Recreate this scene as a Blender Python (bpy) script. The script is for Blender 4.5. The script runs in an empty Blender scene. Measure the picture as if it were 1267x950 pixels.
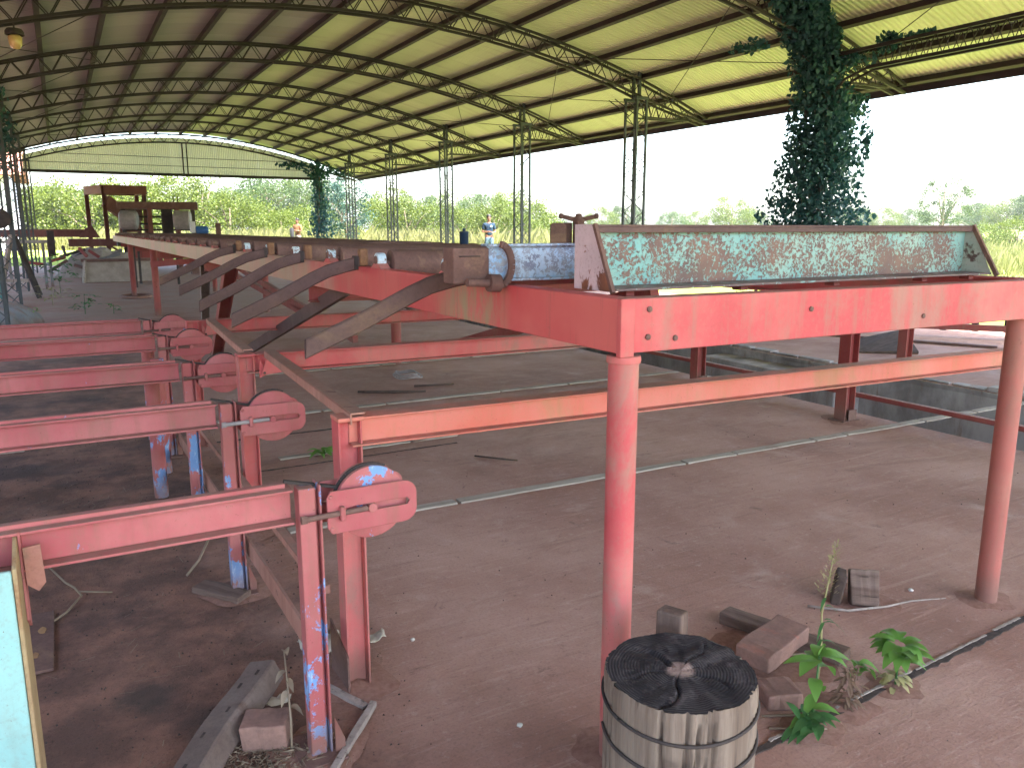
import bpy, bmesh, math, random
from mathutils import Vector, Matrix, noise
GLARE_VEIL = .0005
R = math.radians
rng = random.Random(7)
sc = bpy.context.scene
COL = sc.collection

# ------------------------------------------------------------------ camera, world, sun, exposure
cam_d = bpy.data.cameras.new('camera')
cam = bpy.data.objects.new('camera', cam_d); COL.objects.link(cam); sc.camera = cam
CAM_F, CAM_PITCH, CAM_YAW = 990.0, math.atan(192 / 990.0), R(29.1)
cam.location = (0, 0, 1.6)
cam.rotation_euler = (math.pi / 2 - CAM_PITCH, 0, -CAM_YAW)
cam_d.sensor_width = 36.0
cam_d.lens = 36.0 * CAM_F / 1267.0
cam_d.clip_start = 0.05; cam_d.clip_end = 2000

SUN_AZ, SUN_EL = math.atan2(0.40, -0.75), R(60)      # from behind the camera and a little to the right
world = bpy.data.worlds.new('World'); sc.world = world; world.use_nodes = True
wn = world.node_tree.nodes; wl = world.node_tree.links
sky = wn.new('ShaderNodeTexSky'); sky.sky_type = 'NISHITA'; sky.sun_disc = False
sky.sun_elevation = SUN_EL; sky.sun_rotation = SUN_AZ; sky.dust_density = 3.0; sky.air_density = 1.0; sky.ozone_density = 0.6
wn['Background'].inputs['Strength'].default_value = 0.15
wl.new(sky.outputs[0], wn['Background'].inputs['Color'])
sd = bpy.data.lights.new('sun', 'SUN'); sun = bpy.data.objects.new('sun', sd); COL.objects.link(sun)
sd.energy = 4.2; sd.angle = R(0.53); sd.color = (1.0, 0.95, 0.86)
sv = Vector((math.sin(SUN_AZ) * math.cos(SUN_EL), math.cos(SUN_AZ) * math.cos(SUN_EL), math.sin(SUN_EL)))
sun.rotation_euler = sv.to_track_quat('Z', 'Y').to_euler()
sc.view_settings.view_transform = 'Standard'; sc.view_settings.look = 'None'
sc.view_settings.exposure = 3.2; sc.view_settings.gamma = 1.0

# ------------------------------------------------------------------ materials
class NT:
    def __init__(s, name):
        s.m = bpy.data.materials.new(name); s.m.use_nodes = True
        s.t = s.m.node_tree; s.t.nodes.clear()
        s.out = s.t.nodes.new('ShaderNodeOutputMaterial')
        s.p = s.t.nodes.new('ShaderNodeBsdfPrincipled')
        s.t.links.new(s.p.outputs[0], s.out.inputs['Surface'])
        tc = s.t.nodes.new('ShaderNodeTexCoord'); oi = s.t.nodes.new('ShaderNodeObjectInfo')
        s.rand = oi.outputs['Random']
        k = s.n('ShaderNodeVectorMath', op='MULTIPLY_ADD'); s.l(tc.outputs['Object'], k.inputs[0])
        k.inputs[1].default_value = (1, 1, 1)
        c = s.n('ShaderNodeCombineXYZ'); mu = s.n('ShaderNodeMath', op='MULTIPLY'); s.l(s.rand, mu.inputs[0]); mu.inputs[1].default_value = 37.0
        for i in range(3): s.l(mu.outputs[0], c.inputs[i])
        s.l(c.outputs[0], k.inputs[2]); s.co = k.outputs[0]
        g = s.n('ShaderNodeNewGeometry'); s.pos = g.outputs['Position']; s.nor = g.outputs['Normal']
    def n(s, ty, op=None):
        x = s.t.nodes.new(ty)
        if op: x.operation = op
        return x
    def l(s, a, b): s.t.links.new(a, b)
    def set(s, sock, v):
        if hasattr(v, 'is_output') or isinstance(v, bpy.types.NodeSocket): s.l(v, sock)
        else:
            if isinstance(v, (tuple, list)) and len(v) == 3 and sock.type == 'RGBA': v = (*v, 1)
            sock.default_value = v
    def noise(s, scale=5, detail=6, rough=.6, co=None, stretch=None, dist=0.0):
        co = co or s.co
        if stretch:
            mp = s.n('ShaderNodeMapping'); s.l(co, mp.inputs['Vector']); mp.inputs['Scale'].default_value = stretch; co = mp.outputs[0]
        x = s.n('ShaderNodeTexNoise'); s.l(co, x.inputs['Vector'])
        x.inputs['Scale'].default_value = scale; x.inputs['Detail'].default_value = detail; x.inputs['Roughness'].default_value = rough
        x.inputs['Distortion'].default_value = dist
        return x.outputs['Fac']
    def ramp(s, f, a, b, lo=0.0, hi=1.0):
        x = s.n('ShaderNodeMapRange'); x.interpolation_type = 'SMOOTHSTEP'
        s.set(x.inputs['Value'], f)
        for i, v in (('From Min', a), ('From Max', b), ('To Min', lo), ('To Max', hi)): s.set(x.inputs[i], v)
        return x.outputs['Result']
    def mix(s, f, a, b):
        x = s.n('ShaderNodeMix'); x.data_type = 'RGBA'
        s.set(x.inputs[0], f); s.set(x.inputs[6], a); s.set(x.inputs[7], b)
        return x.outputs[2]
    def math(s, op, a, b=0.0):
        x = s.n('ShaderNodeMath', op=op); s.set(x.inputs[0], a); s.set(x.inputs[1], b); return x.outputs[0]
    def xyz(s, v):
        x = s.n('ShaderNodeSeparateXYZ'); s.l(v, x.inputs[0]); return x.outputs
    def bump(s, h, strength=.3, dist=.01):
        x = s.n('ShaderNodeBump'); s.l(h, x.inputs['Height']); x.inputs['Strength'].default_value = strength; x.inputs['Distance'].default_value = dist
        s.l(x.outputs[0], s.p.inputs['Normal'])
    def fin(s, col, rough=.6, metal=0.0, spec=.4):
        s.set(s.p.inputs['Base Color'], col); s.set(s.p.inputs['Roughness'], rough); s.set(s.p.inputs['Metallic'], metal)
        s.p.inputs['Specular IOR Level'].default_value = spec
        return s.m

def paint(name, base, alt, chip=None, chip_t=(.62, .66), chip_s=7, rust=(.12, .05, .03), rust_t=(.66, .74), rough=.62, dirt=(.22, .14, .10), dirt_a=.55, bumps=.25, low=None, edge=True, grime=.25):
    t = NT(name)
    big = t.noise(1.8, 5, .6); c = t.mix(t.ramp(big, .35, .65), base, alt)
    st = t.noise(3.0, 5, .65, stretch=(7, 7, .7)); c = t.mix(t.ramp(st, .48, .78, 0, dirt_a), c, dirt)
    gm = t.noise(1.15, 7, .68, stretch=(2.2, 2.2, 1.3), dist=.5); c = t.mix(t.ramp(gm, .50, .66, 0, grime), c, dirt)
    fine = t.noise(60, 4, .7); c = t.mix(t.ramp(fine, .45, .8, 0, .3), c, dirt)
    if chip:
        ch = t.noise(chip_s, 8, .68, dist=.4, stretch=(1, 1, .55))
        if low: ch = t.math('ADD', ch, t.ramp(t.xyz(t.pos)[2], .05, .6, low, 0))
        f = t.ramp(t.math('ADD', ch, t.math('MULTIPLY', t.math('SUBTRACT', t.noise(120, 4, .7), .5), .10)), *chip_t); c = t.mix(f, c, t.mix(t.ramp(t.noise(45, 6, .75, stretch=(1, 1, .4)), .52, .66, 0, .75), chip, (.42, .52, .64)))
    nz = t.xyz(t.nor)[2]; dust = t.math('MULTIPLY', t.ramp(nz, .55, .9), t.ramp(t.noise(5, 7, .72), .34, .60, .1, .8)); c = t.mix(dust, c, (.27, .175, .135))
    pz = t.xyz(t.pos)[2]; spl = t.math('MULTIPLY', t.ramp(t.math('ADD', pz, t.math('MULTIPLY', t.noise(7, 6, .7), -.12)), -.03, .12, 1, 0), .75); c = t.mix(spl, c, (.17, .10, .08))
    ru = t.noise(11, 9, .72, dist=.3); f2 = t.ramp(ru, *rust_t); c = t.mix(f2, c, rust)
    sp_ = t.math('MULTIPLY', t.ramp(t.noise(150, 3, .6), .66, .70), t.ramp(t.noise(3.5, 5, .7), .42, .62)); c = t.mix(t.math('MULTIPLY', sp_, .8), c, (.15, .06, .04))
    run = t.math('MULTIPLY', t.ramp(t.noise(1.0, 6, .7, stretch=(24, 24, .9)), .60, .72), t.ramp(t.noise(1.6, 4, .6), .46, .62)); c = t.mix(t.math('MULTIPLY', run, .5), c, (.24, .095, .06))
    if edge:
        bv = t.n('ShaderNodeBevel'); bv.samples = 4; bv.inputs['Radius'].default_value = .006
        dt = t.n('ShaderNodeVectorMath', op='DOT_PRODUCT'); t.l(bv.outputs[0], dt.inputs[0]); t.l(t.nor, dt.inputs[1])
        ew = t.ramp(t.math('ADD', dt.outputs['Value'], t.math('MULTIPLY', t.noise(30, 5, .7), .35)), .96, 1.16, 1, 0)
        c = t.mix(t.math('MULTIPLY', ew, .7), c, (.16, .075, .05))
    t.bump(t.math('ADD', t.math('MULTIPLY', f2, -.5), t.math('MULTIPLY', fine, .5)), bumps, .004)
    return t.fin(c, t.ramp(st, .3, .8, rough, min(1, rough + .3)))

def rusty(name, a, b, c3=None, rough=.8, s=6):
    t = NT(name); n1 = t.noise(s, 8, .68); c = t.mix(t.ramp(n1, .3, .7), a, b)
    if c3: c = t.mix(t.ramp(t.noise(s * .5, 7, .7, dist=.5), .55, .68), c, c3)
    n2 = t.noise(70, 5, .7); c = t.mix(t.ramp(n2, .4, .8, 0, .4), c, tuple(x * .45 for x in a))
    t.bump(t.math('ADD', n1, n2), .35, .004)
    return t.fin(c, rough, 0, .3)

def plain(name, a, b, s=8, rough=.8, spec=.3, bump=.2):
    t = NT(name); n1 = t.noise(s, 6, .65); c = t.mix(t.ramp(n1, .3, .7), a, b)
    t.bump(n1, bump, .006); return t.fin(c, rough, 0, spec)

def flake(name, paintc, paint2, under, under2, t0=.5, s=26, stretch=(1, 1, 1), band=None, rough=.55, bigw=.75, bigs=1.6):
    t = NT(name)
    big = t.noise(bigs, 5, .6); fl = t.noise(s, 7, .72, stretch=stretch, dist=.6)
    v = t.math('ADD', fl, t.math('MULTIPLY', t.math('SUBTRACT', big, .5), bigw))
    f = t.ramp(v, t0, t0 + .05)
    pc = t.mix(t.ramp(t.noise(5, 6, .6), .35, .65), paintc, paint2)
    uc = t.mix(t.ramp(t.noise(9, 7, .7), .35, .65), under, under2)
    pc = t.mix(t.ramp(t.noise(90, 4, .7), .5, .8, 0, .5), pc, under2)
    t.bump(f, .5, .003)
    return t.fin(t.mix(f, uc, pc), rough)

def wood(name, a, b, dark, axis=2, s=1.0, rough=.85):
    t = NT(name); stv = [26, 26, 26]; stv[axis] = 1.6
    g = t.noise(s, 7, .65, stretch=tuple(stv), dist=.3); c = t.mix(t.ramp(g, .3, .7), a, b)
    cr = t.noise(s * .7, 4, .6, stretch=tuple(x * 1.6 for x in stv)); c = t.mix(t.ramp(cr, .56, .72), c, dark)
    bl = t.noise(7, 5, .6); c = t.mix(t.ramp(bl, .5, .75, 0, .6), c, dark)
    t.bump(t.math('SUBTRACT', g, cr), .6, .006)
    return t.fin(c, rough, 0, .25)

def leafmat(name, a, b, trans=.35, rough=.5):
    t = NT(name); n1 = t.noise(2.2, 3, .6); isl = t.n('ShaderNodeNewGeometry').outputs['Random Per Island']
    c = t.mix(t.math('ADD', t.math('MULTIPLY', isl, .7), t.math('MULTIPLY', t.ramp(n1, .35, .65), .3)), a, b)
    c = t.mix(t.math('MULTIPLY', t.rand, .35), c, tuple(x * .7 for x in a))
    t.fin(c, rough, 0, .3)
    tr = t.n('ShaderNodeBsdfTranslucent'); t.l(c, tr.inputs['Color'])
    mx = t.n('ShaderNodeMixShader'); mx.inputs[0].default_value = trans
    t.l(t.p.outputs[0], mx.inputs[1]); t.l(tr.outputs[0], mx.inputs[2]); t.l(mx.outputs[0], t.out.inputs['Surface'])
    return t.m

BLUE = (.15, .29, .56)
M = {}
M['red'] = paint('faded_red_paint', (.47, .070, .080), (.52, .15, .14), rust_t=(.69, .79), dirt_a=.6, dirt=(.31, .19, .15), grime=.75)
M['red_fade'] = paint('sun_faded_red_paint', (.38, .115, .095), (.40, .17, .13), rust_t=(.66, .78), dirt_a=.6, dirt=(.25, .15, .11), grime=.5)
M['red_dark'] = paint('old_dark_red_paint', (.22, .035, .035), (.30, .07, .06), rust_t=(.60, .72))
M['red_arm'] = paint('pink_red_paint', (.37, .085, .095), (.45, .150, .150), chip=BLUE, chip_t=(.67, .70), chip_s=7, rust_t=(.69, .79), dirt_a=.5, grime=.4)
M['red_post'] = paint('red_paint_over_blue', (.36, .085, .088), (.44, .145, .145), chip=BLUE, chip_t=(.60, .63), chip_s=9, rust_t=(.66, .74), dirt_a=.4, low=.13)
M['orange'] = paint('orange_red_paint', (.54, .135, .095), (.56, .19, .15), rust_t=(.69, .80), dirt=(.36, .21, .11), dirt_a=.6, grime=.6)
M['tie'] = paint('worn_brown_paint', (.34, .155, .115), (.42, .21, .165), rust_t=(.58, .72))
M['rust'] = rusty('brown_rust', (.120, .068, .058), (.185, .110, .092), (.22, .135, .095))
M['arm_rust'] = rusty('violet_brown_rust', (.092, .058, .056), (.138, .088, .080), (.16, .105, .075), s=4)
M['angle'] = rusty('dull_grey_brown_steel', (.125, .092, .080), (.185, .145, .128), (.10, .065, .052), s=5)
M['rust_tan'] = rusty('tan_rust', (.28, .15, .07), (.36, .22, .11), (.16, .08, .05))
M['bracket'] = rusty('patchy_tan_rust', (.17, .085, .05), (.30, .17, .085), (.13, .06, .04), s=14)
M['brk_rust'] = rusty('rusted_casting', (.14, .08, .06), (.22, .15, .12), (.34, .33, .32), s=12)
M['dark_steel'] = rusty('dark_oily_steel', (.035, .03, .03), (.07, .055, .05))
M['truss'] = plain('dark_truss_paint', (.020, .018, .019), (.036, .028, .027), 3, .7)
M['purlin'] = plain('dark_purlin_paint', (.026, .019, .021), (.045, .030, .030), 3, .7)
M['col'] = plain('column_paint', (.050, .062, .070), (.075, .088, .095), 3, .7)
M['gantry'] = paint('old_maroon_paint', (.115, .034, .030), (.16, .055, .045), rust_t=(.58, .72))
M['teal'] = flake('flaking_teal_paint', (.15, .36, .36), (.27, .41, .37), (.115, .068, .066), (.175, .095, .075), .462, 95, (.8, .8, .8), bigw=1.35, bigs=1.9)
M['flange'] = flake('worn_teal_flange', (.22, .36, .34), (.30, .36, .33), (.125, .08, .08), (.19, .12, .11), .58, 30)
M['blue'] = flake('speckled_light_blue_paint', (.30, .52, .78), (.52, .66, .78), (.22, .26, .36), (.42, .46, .52), .46, 60)
M['white_rust'] = flake('white_paint_rusting', (.60, .50, .54), (.48, .40, .43), (.24, .09, .04), (.14, .055, .035), .425, 16, (1, 1, .6))
M['grey_green'] = flake('grey_green_plate', (.32, .40, .33), (.45, .43, .40), (.20, .14, .12), (.11, .07, .06), .40, 8)
M['sky_enamel'] = paint('pale_turquoise_enamel', (.21, .46, .46), (.28, .52, .50), chip=(.46, .46, .40), chip_t=(.60, .66), rust_t=(.72, .78), dirt_a=.2)
M['olive'] = rusty('olive_worn_edge', (.30, .20, .11), (.38, .29, .16), (.26, .12, .06))
M['olive_red'] = rusty('rusty_pink_bracket', (.30, .13, .10), (.36, .18, .14), (.22, .13, .09))
M['brk_white'] = flake('white_blue_casting', (.62, .74, .78), (.45, .62, .72), (.12, .07, .06), (.2, .1, .07), .40, 14)
M['grey_steel'] = plain('grey_steel', (.22, .21, .21), (.32, .30, .30), 6, .55)
M['stump_side'] = wood('weathered_grey_log', (.135, .098, .075), (.25, .20, .158), (.045, .032, .026), 2)
M['plank'] = wood('dark_old_plank', (.11, .070, .057), (.18, .128, .106), (.05, .034, .029), 0)
M['dark_wood'] = wood('dark_damp_wood', (.06, .042, .035), (.10, .07, .058), (.03, .022, .02), 0)
M['grey_wood'] = wood('grey_dry_wood', (.26, .22, .20), (.36, .31, .28), (.11, .085, .075), 2)
M['lath'] = wood('pale_joint_lath', (.27, .235, .195), (.38, .34, .29), (.17, .105, .085), 0)
M['brick'] = rusty('dusty_clay_brick', (.19, .115, .095), (.28, .165, .135), (.33, .13, .095), s=9)
M['concrete'] = plain('stained_concrete', (.27, .235, .21), (.38, .34, .31), 4, .9)
M['leafcanopy'] = leafmat('yellow_green_foliage', (.062, .092, .010), (.120, .155, .018))
M['leafdark'] = leafmat('mid_green_foliage', (.030, .062, .014), (.075, .115, .026))
M['leafblue'] = leafmat('blue_green_foliage', (.022, .060, .050), (.045, .090, .070), .25)
M['leafvine'] = leafmat('dark_vine_leaf', (.018, .075, .082), (.040, .115, .112), .25)
M['weed'] = leafmat('bright_weed_leaf', (.12, .27, .05), (.20, .40, .09), .4)
M['weed_dull'] = leafmat('dull_weed_leaf', (.06, .17, .055), (.10, .24, .08), .35)
M['seed'] = leafmat('dry_seed_head', (.30, .28, .11), (.42, .38, .20), .2)
M['dry'] = leafmat('dry_brown_leaf', (.16, .10, .07), (.28, .19, .13), .2)
M['joint_dirt'] = plain('dark_joint_dirt', (.035, .028, .026), (.075, .055, .048), 40, .95)
M['drift'] = plain('loose_red_dirt', (.225, .122, .094), (.30, .175, .14), 45, .95, .2, .6)
M['straw'] = leafmat('straw', (.19, .14, .10), (.31, .25, .18), .1)
M['grass'] = leafmat('tall_yellow_grass', (.14, .15, .045), (.24, .225, .10), .35)
M['bark'] = wood('tree_bark', (.10, .075, .055), (.16, .125, .095), (.05, .04, .03), 2)
M['stone'] = plain('pale_stone', (.45, .42, .38), (.58, .55, .50), 20)
M['paper'] = plain('crumpled_pale_leaf', (.42, .38, .30), (.56, .52, .44), 15)
M['tin'] = paint('grey_blue_tin', (.15, .17, .19), (.21, .235, .255), rust_t=(.62, .76), dirt_a=.5)
M['skin'] = plain('skin', (.17, .085, .058), (.20, .105, .072), 10, .6)
M['hair'] = plain('black_hair', (.012, .010, .010), (.02, .017, .016), 30, .5)
M['shirt_blue'] = plain('navy_shirt', (.007, .020, .042), (.012, .030, .058), 6, .9)
M['shirt_orange'] = plain('tan_orange_shirt', (.24, .11, .055), (.28, .14, .07), 6, .9)
M['denim'] = plain('pale_jeans', (.06, .10, .16), (.09, .14, .20), 9, .9)
M['trousers'] = plain('beige_trousers', (.35, .30, .24), (.40, .35, .28), 9, .9)
M['emblem'] = plain('pale_blue_print', (.35, .52, .68), (.40, .56, .70), 9, .9)
M['eye'] = plain('dark_eye', (.02, .015, .012), (.03, .02, .018), 9, .3)
M['lip'] = plain('lip', (.26, .09, .08), (.30, .11, .09), 9, .5)
M['dark_cloth'] = plain('dark_bag', (.02, .022, .028), (.035, .035, .04), 9, .8)
M['navy'] = plain('dark_blue_enamel', (.015, .035, .075), (.03, .055, .10), 9, .5)
M['royal'] = plain('blue_machine_paint', (.03, .10, .30), (.05, .14, .36), 9, .5)
M['wall_white'] = plain('pale_plaster', (.55, .56, .60), (.64, .64, .67), 1, .9)
M['roof_pink'] = rusty('pink_roof_tile', (.42, .17, .12), (.50, .24, .18), s=2)
M['teal_frame'] = paint('dark_teal_paint', (.03, .16, .16), (.05, .20, .20), rust_t=(.62, .74))
M['amber'] = plain('amber_glass', (.48, .33, .13), (.55, .41, .20), 4, .15, .6)

# char-black end grain with growth rings
t = NT('charred_end_grain')
x_, y_, z_ = t.xyz(t.n('ShaderNodeTexCoord').outputs['Object'])
rad = t.math('SQRT', t.math('ADD', t.math('MULTIPLY', x_, x_), t.math('MULTIPLY', y_, y_)))
wob = t.noise(9, 4, .6); rr = t.math('ADD', rad, t.math('MULTIPLY', wob, .012))
ring = t.math('SINE', t.math('MULTIPLY', rr, 820.0))
c = t.mix(t.math('MULTIPLY', t.ramp(ring, -.6, .9), t.ramp(t.noise(11, 5, .6), .4, .6)), (.024, .021, .023), (.062, .054, .056))
n1 = t.noise(14, 7, .7); c = t.mix(t.ramp(n1, .5, .72, 0, .7), c, (.13, .11, .11))
ctr = t.ramp(t.math('ADD', rad, t.math('MULTIPLY', t.math('SUBTRACT', t.noise(22, 6, .7), .5), .05)), .022, .042, 1, 0)
c = t.mix(ctr, c, (.30, .22, .19))
t.bump(t.math('ADD', t.math('MULTIPLY', ring, .10), n1), .7, .005)
M['char'] = t.fin(c, .9, 0, .2)

# side beam of the roller table: red near the camera, weathered cream and green further along its length
t = NT('weathered_red_to_cream_paint')
px_, py_, pz_ = t.xyz(t.pos)
wob = t.noise(2.4, 5, .6, stretch=(1, 1, .4)); yy = t.math('ADD', py_, t.math('MULTIPLY', t.math('SUBTRACT', wob, .5), 3.5))
red = t.mix(t.ramp(t.noise(1.8, 5, .6), .35, .65), (.50, .070, .075), (.54, .12, .11))
cre = t.mix(t.ramp(t.noise(2.5, 6, .65, stretch=(1, 1, .4)), .38, .62), (.34, .275, .195), (.42, .26, .20))
moss = t.ramp(t.noise(1.3, 5, .6, co=t.pos), .56, .66, 0, .75); cre = t.mix(moss, cre, (.26, .29, .12))
c = t.mix(t.ramp(yy, 3.9, 5.4), red, cre)
pat = t.ramp(t.math('ABSOLUTE', t.math('SUBTRACT', t.math('ADD', py_, t.math('MULTIPLY', wob, .5)), 2.95)), .10, .42, 1, 0)
c = t.mix(t.math('MULTIPLY', pat, t.ramp(t.noise(5, 6, .7, stretch=(2.4, 2.4, .8)), .36, .60)), c, (.30, .24, .14))
st = t.ramp(t.noise(4, 5, .7, stretch=(9, 9, .6)), .55, .75, 0, .6); c = t.mix(st, c, (.30, .10, .08))
rr = t.ramp(t.noise(12, 9, .72), .68, .76); c = t.mix(rr, c, (.12, .05, .03))
t.bump(rr, .25, .003); M['side_beam'] = t.fin(c, .55)

# roof sheet: galvanised metal, green bounce light painted on right half, shade on left, each sheet slightly different, with rust and dirt along the flutes
for rk_, ca, cb in (('roof', (.46, .50, .30), (.53, .56, .365)), ('roof_shaded', (.255, .238, .248), (.305, .285, .295))):
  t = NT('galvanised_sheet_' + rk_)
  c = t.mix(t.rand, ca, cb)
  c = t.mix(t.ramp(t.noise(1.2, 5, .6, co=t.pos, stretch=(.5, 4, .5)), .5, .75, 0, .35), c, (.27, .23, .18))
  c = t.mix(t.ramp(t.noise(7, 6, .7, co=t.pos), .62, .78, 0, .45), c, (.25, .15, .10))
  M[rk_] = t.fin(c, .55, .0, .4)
t = NT('translucent_gable_sheet')
c = t.mix(t.rand, (.46, .43, .28), (.53, .49, .33))
c = t.mix(t.ramp(t.noise(2.5, 5, .6, stretch=(6, 6, .5)), .5, .75, 0, .4), c, (.33, .29, .18))
t.fin(c, .6); tr = t.n('ShaderNodeBsdfTranslucent'); t.l(c, tr.inputs['Color']); mx = t.n('ShaderNodeMixShader'); mx.inputs[0].default_value = .3
t.l(t.p.outputs[0], mx.inputs[1]); t.l(tr.outputs[0], mx.inputs[2]); t.l(mx.outputs[0], t.out.inputs['Surface']); M['gable'] = t.m

# floor: red-stained concrete slab, dark earth spread over its left edge
t = NT('red_stained_floor')
px_, py_, pz_ = t.xyz(t.pos)
b1 = t.noise(.9, 7, .62, co=t.pos); c = t.mix(t.ramp(b1, .32, .68), (.295, .158, .120), (.42, .262, .212))
b2 = t.noise(2.6, 8, .7, co=t.pos, dist=.4); c = t.mix(t.ramp(b2, .56, .74, 0, .55), c, (.50, .37, .315))
rot = t.n('ShaderNodeMapping'); t.l(t.pos, rot.inputs['Vector']); rot.inputs['Rotation'].default_value = (0, 0, R(-38)); rot.inputs['Scale'].default_value = (1.6, 16, 1)
b3 = t.noise(1.2, 6, .7, co=rot.outputs[0]); c = t.mix(t.ramp(b3, .52, .74, 0, .45), c, (.175, .098, .078))
sc1 = t.noise(2.2, 8, .72, co=rot.outputs[0], dist=.8); c = t.mix(t.ramp(sc1, .55, .70, 0, .5), c, (.47, .335, .285))
lg = t.noise(.42, 6, .7, co=t.pos, dist=1.2); c = t.mix(t.ramp(lg, .50, .64, 0, .45), c, (.20, .112, .085))
b4 = t.noise(5.5, 6, .7, co=t.pos, dist=.6); c = t.mix(t.ramp(b4, .62, .74, 0, .7), c, (.105, .066, .057))
md = t.noise(22, 7, .75, co=t.pos); c = t.mix(t.ramp(md, .55, .70, 0, .5), c, (.50, .37, .32)); c = t.mix(t.ramp(md, .30, .44, .55, 0), c, (.15, .085, .068))
st_ = t.noise(.75, 7, .72, co=rot.outputs[0], dist=1.5); c = t.mix(t.ramp(st_, .56, .66, 0, .4), c, (.50, .33, .27))
fn = t.noise(85, 5, .75, co=t.pos); c = t.mix(t.ramp(fn, .45, .75, 0, .5), c, (.155, .10, .085))
far = t.ramp(py_, 14.5, 18); c = t.mix(t.math('MULTIPLY', far, t.ramp(b1, .4, .62, .2, .8)), c, (.27, .20, .16))
edge = t.math('ADD', px_, t.math('MULTIPLY', t.math('SUBTRACT', t.noise(1.4, 7, .65, co=t.pos), .5), 1.6))
m1 = t.math('MULTIPLY', t.ramp(edge, .45, 1.15, 1, 0), t.ramp(t.math('ADD', py_, t.math('MULTIPLY', b2, 3)), 12, 15, 1, 0))
soil = t.mix(t.ramp(t.noise(3.2, 8, .68, co=t.pos), .38, .66), (.125, .070, .055), (.26, .135, .098))
soil = t.mix(t.ramp(t.noise(1.1, 6, .6, co=t.pos), .52, .66, 0, .8), soil, (.060, .042, .040))
soil = t.mix(t.ramp(fn, .5, .75, 0, .6), soil, (.028, .018, .016))
dv = t.n('ShaderNodeVectorMath', op='DISTANCE'); t.l(t.pos, dv.inputs[0]); dv.inputs[1].default_value = (.115, 2.84, 0)
soil = t.mix(t.ramp(t.math('ADD', dv.outputs['Value'], t.math('MULTIPLY', t.math('SUBTRACT', t.noise(9, 5, .7, co=t.pos), .5), .16)), .05, .13, .75, 0), soil, (.045, .040, .036))
c = t.mix(m1, c, soil)
t.bump(t.math('ADD', t.math('MULTIPLY', fn, .6), t.math('ADD', b4, t.math('ADD', t.math('MULTIPLY', b3, .5), t.math('MULTIPLY', m1, t.noise(17, 6, .75, co=t.pos))))), .55, .014)
M['floor'] = t.fin(c, t.ramp(b2, .4, .7, .88, .72), 0, .3)
t = NT('field_ground')
g1 = t.noise(.12, 7, .65, co=t.pos); g2 = t.noise(1.3, 7, .7, co=t.pos)
c = t.mix(t.ramp(g1, .38, .62), (.18, .27, .045), (.26, .30, .08)); c = t.mix(t.ramp(g2, .55, .75, 0, .5), c, (.22, .13, .07))
gx_ = t.xyz(t.pos)[0]; c = t.mix(t.math('MULTIPLY', t.ramp(t.math('ADD', gx_, t.math('MULTIPLY', g2, 4)), -2.0, 1.0, 1, 0), t.ramp(t.xyz(t.pos)[1], 36, 44, 1, 0)), c, t.mix(t.ramp(g2, .4, .6), (.20, .105, .08), (.26, .15, .115)))
t.bump(g2, .6, .05); M['ground'] = t.fin(c, .95, 0, .1)
t = NT('pit_wall_concrete')
w1 = t.noise(1.6, 7, .65, co=t.pos, stretch=(1, 1, .5)); c = t.mix(t.ramp(w1, .36, .62), (.20, .18, .17), (.40, .37, .35))
c = t.mix(t.ramp(t.noise(3, 6, .7, co=t.pos, stretch=(3, 3, .4)), .55, .7, 0, .7), c, (.20, .11, .08))
t.bump(w1, .5, .02); M['pit'] = t.fin(c, .9, 0, .2)

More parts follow.
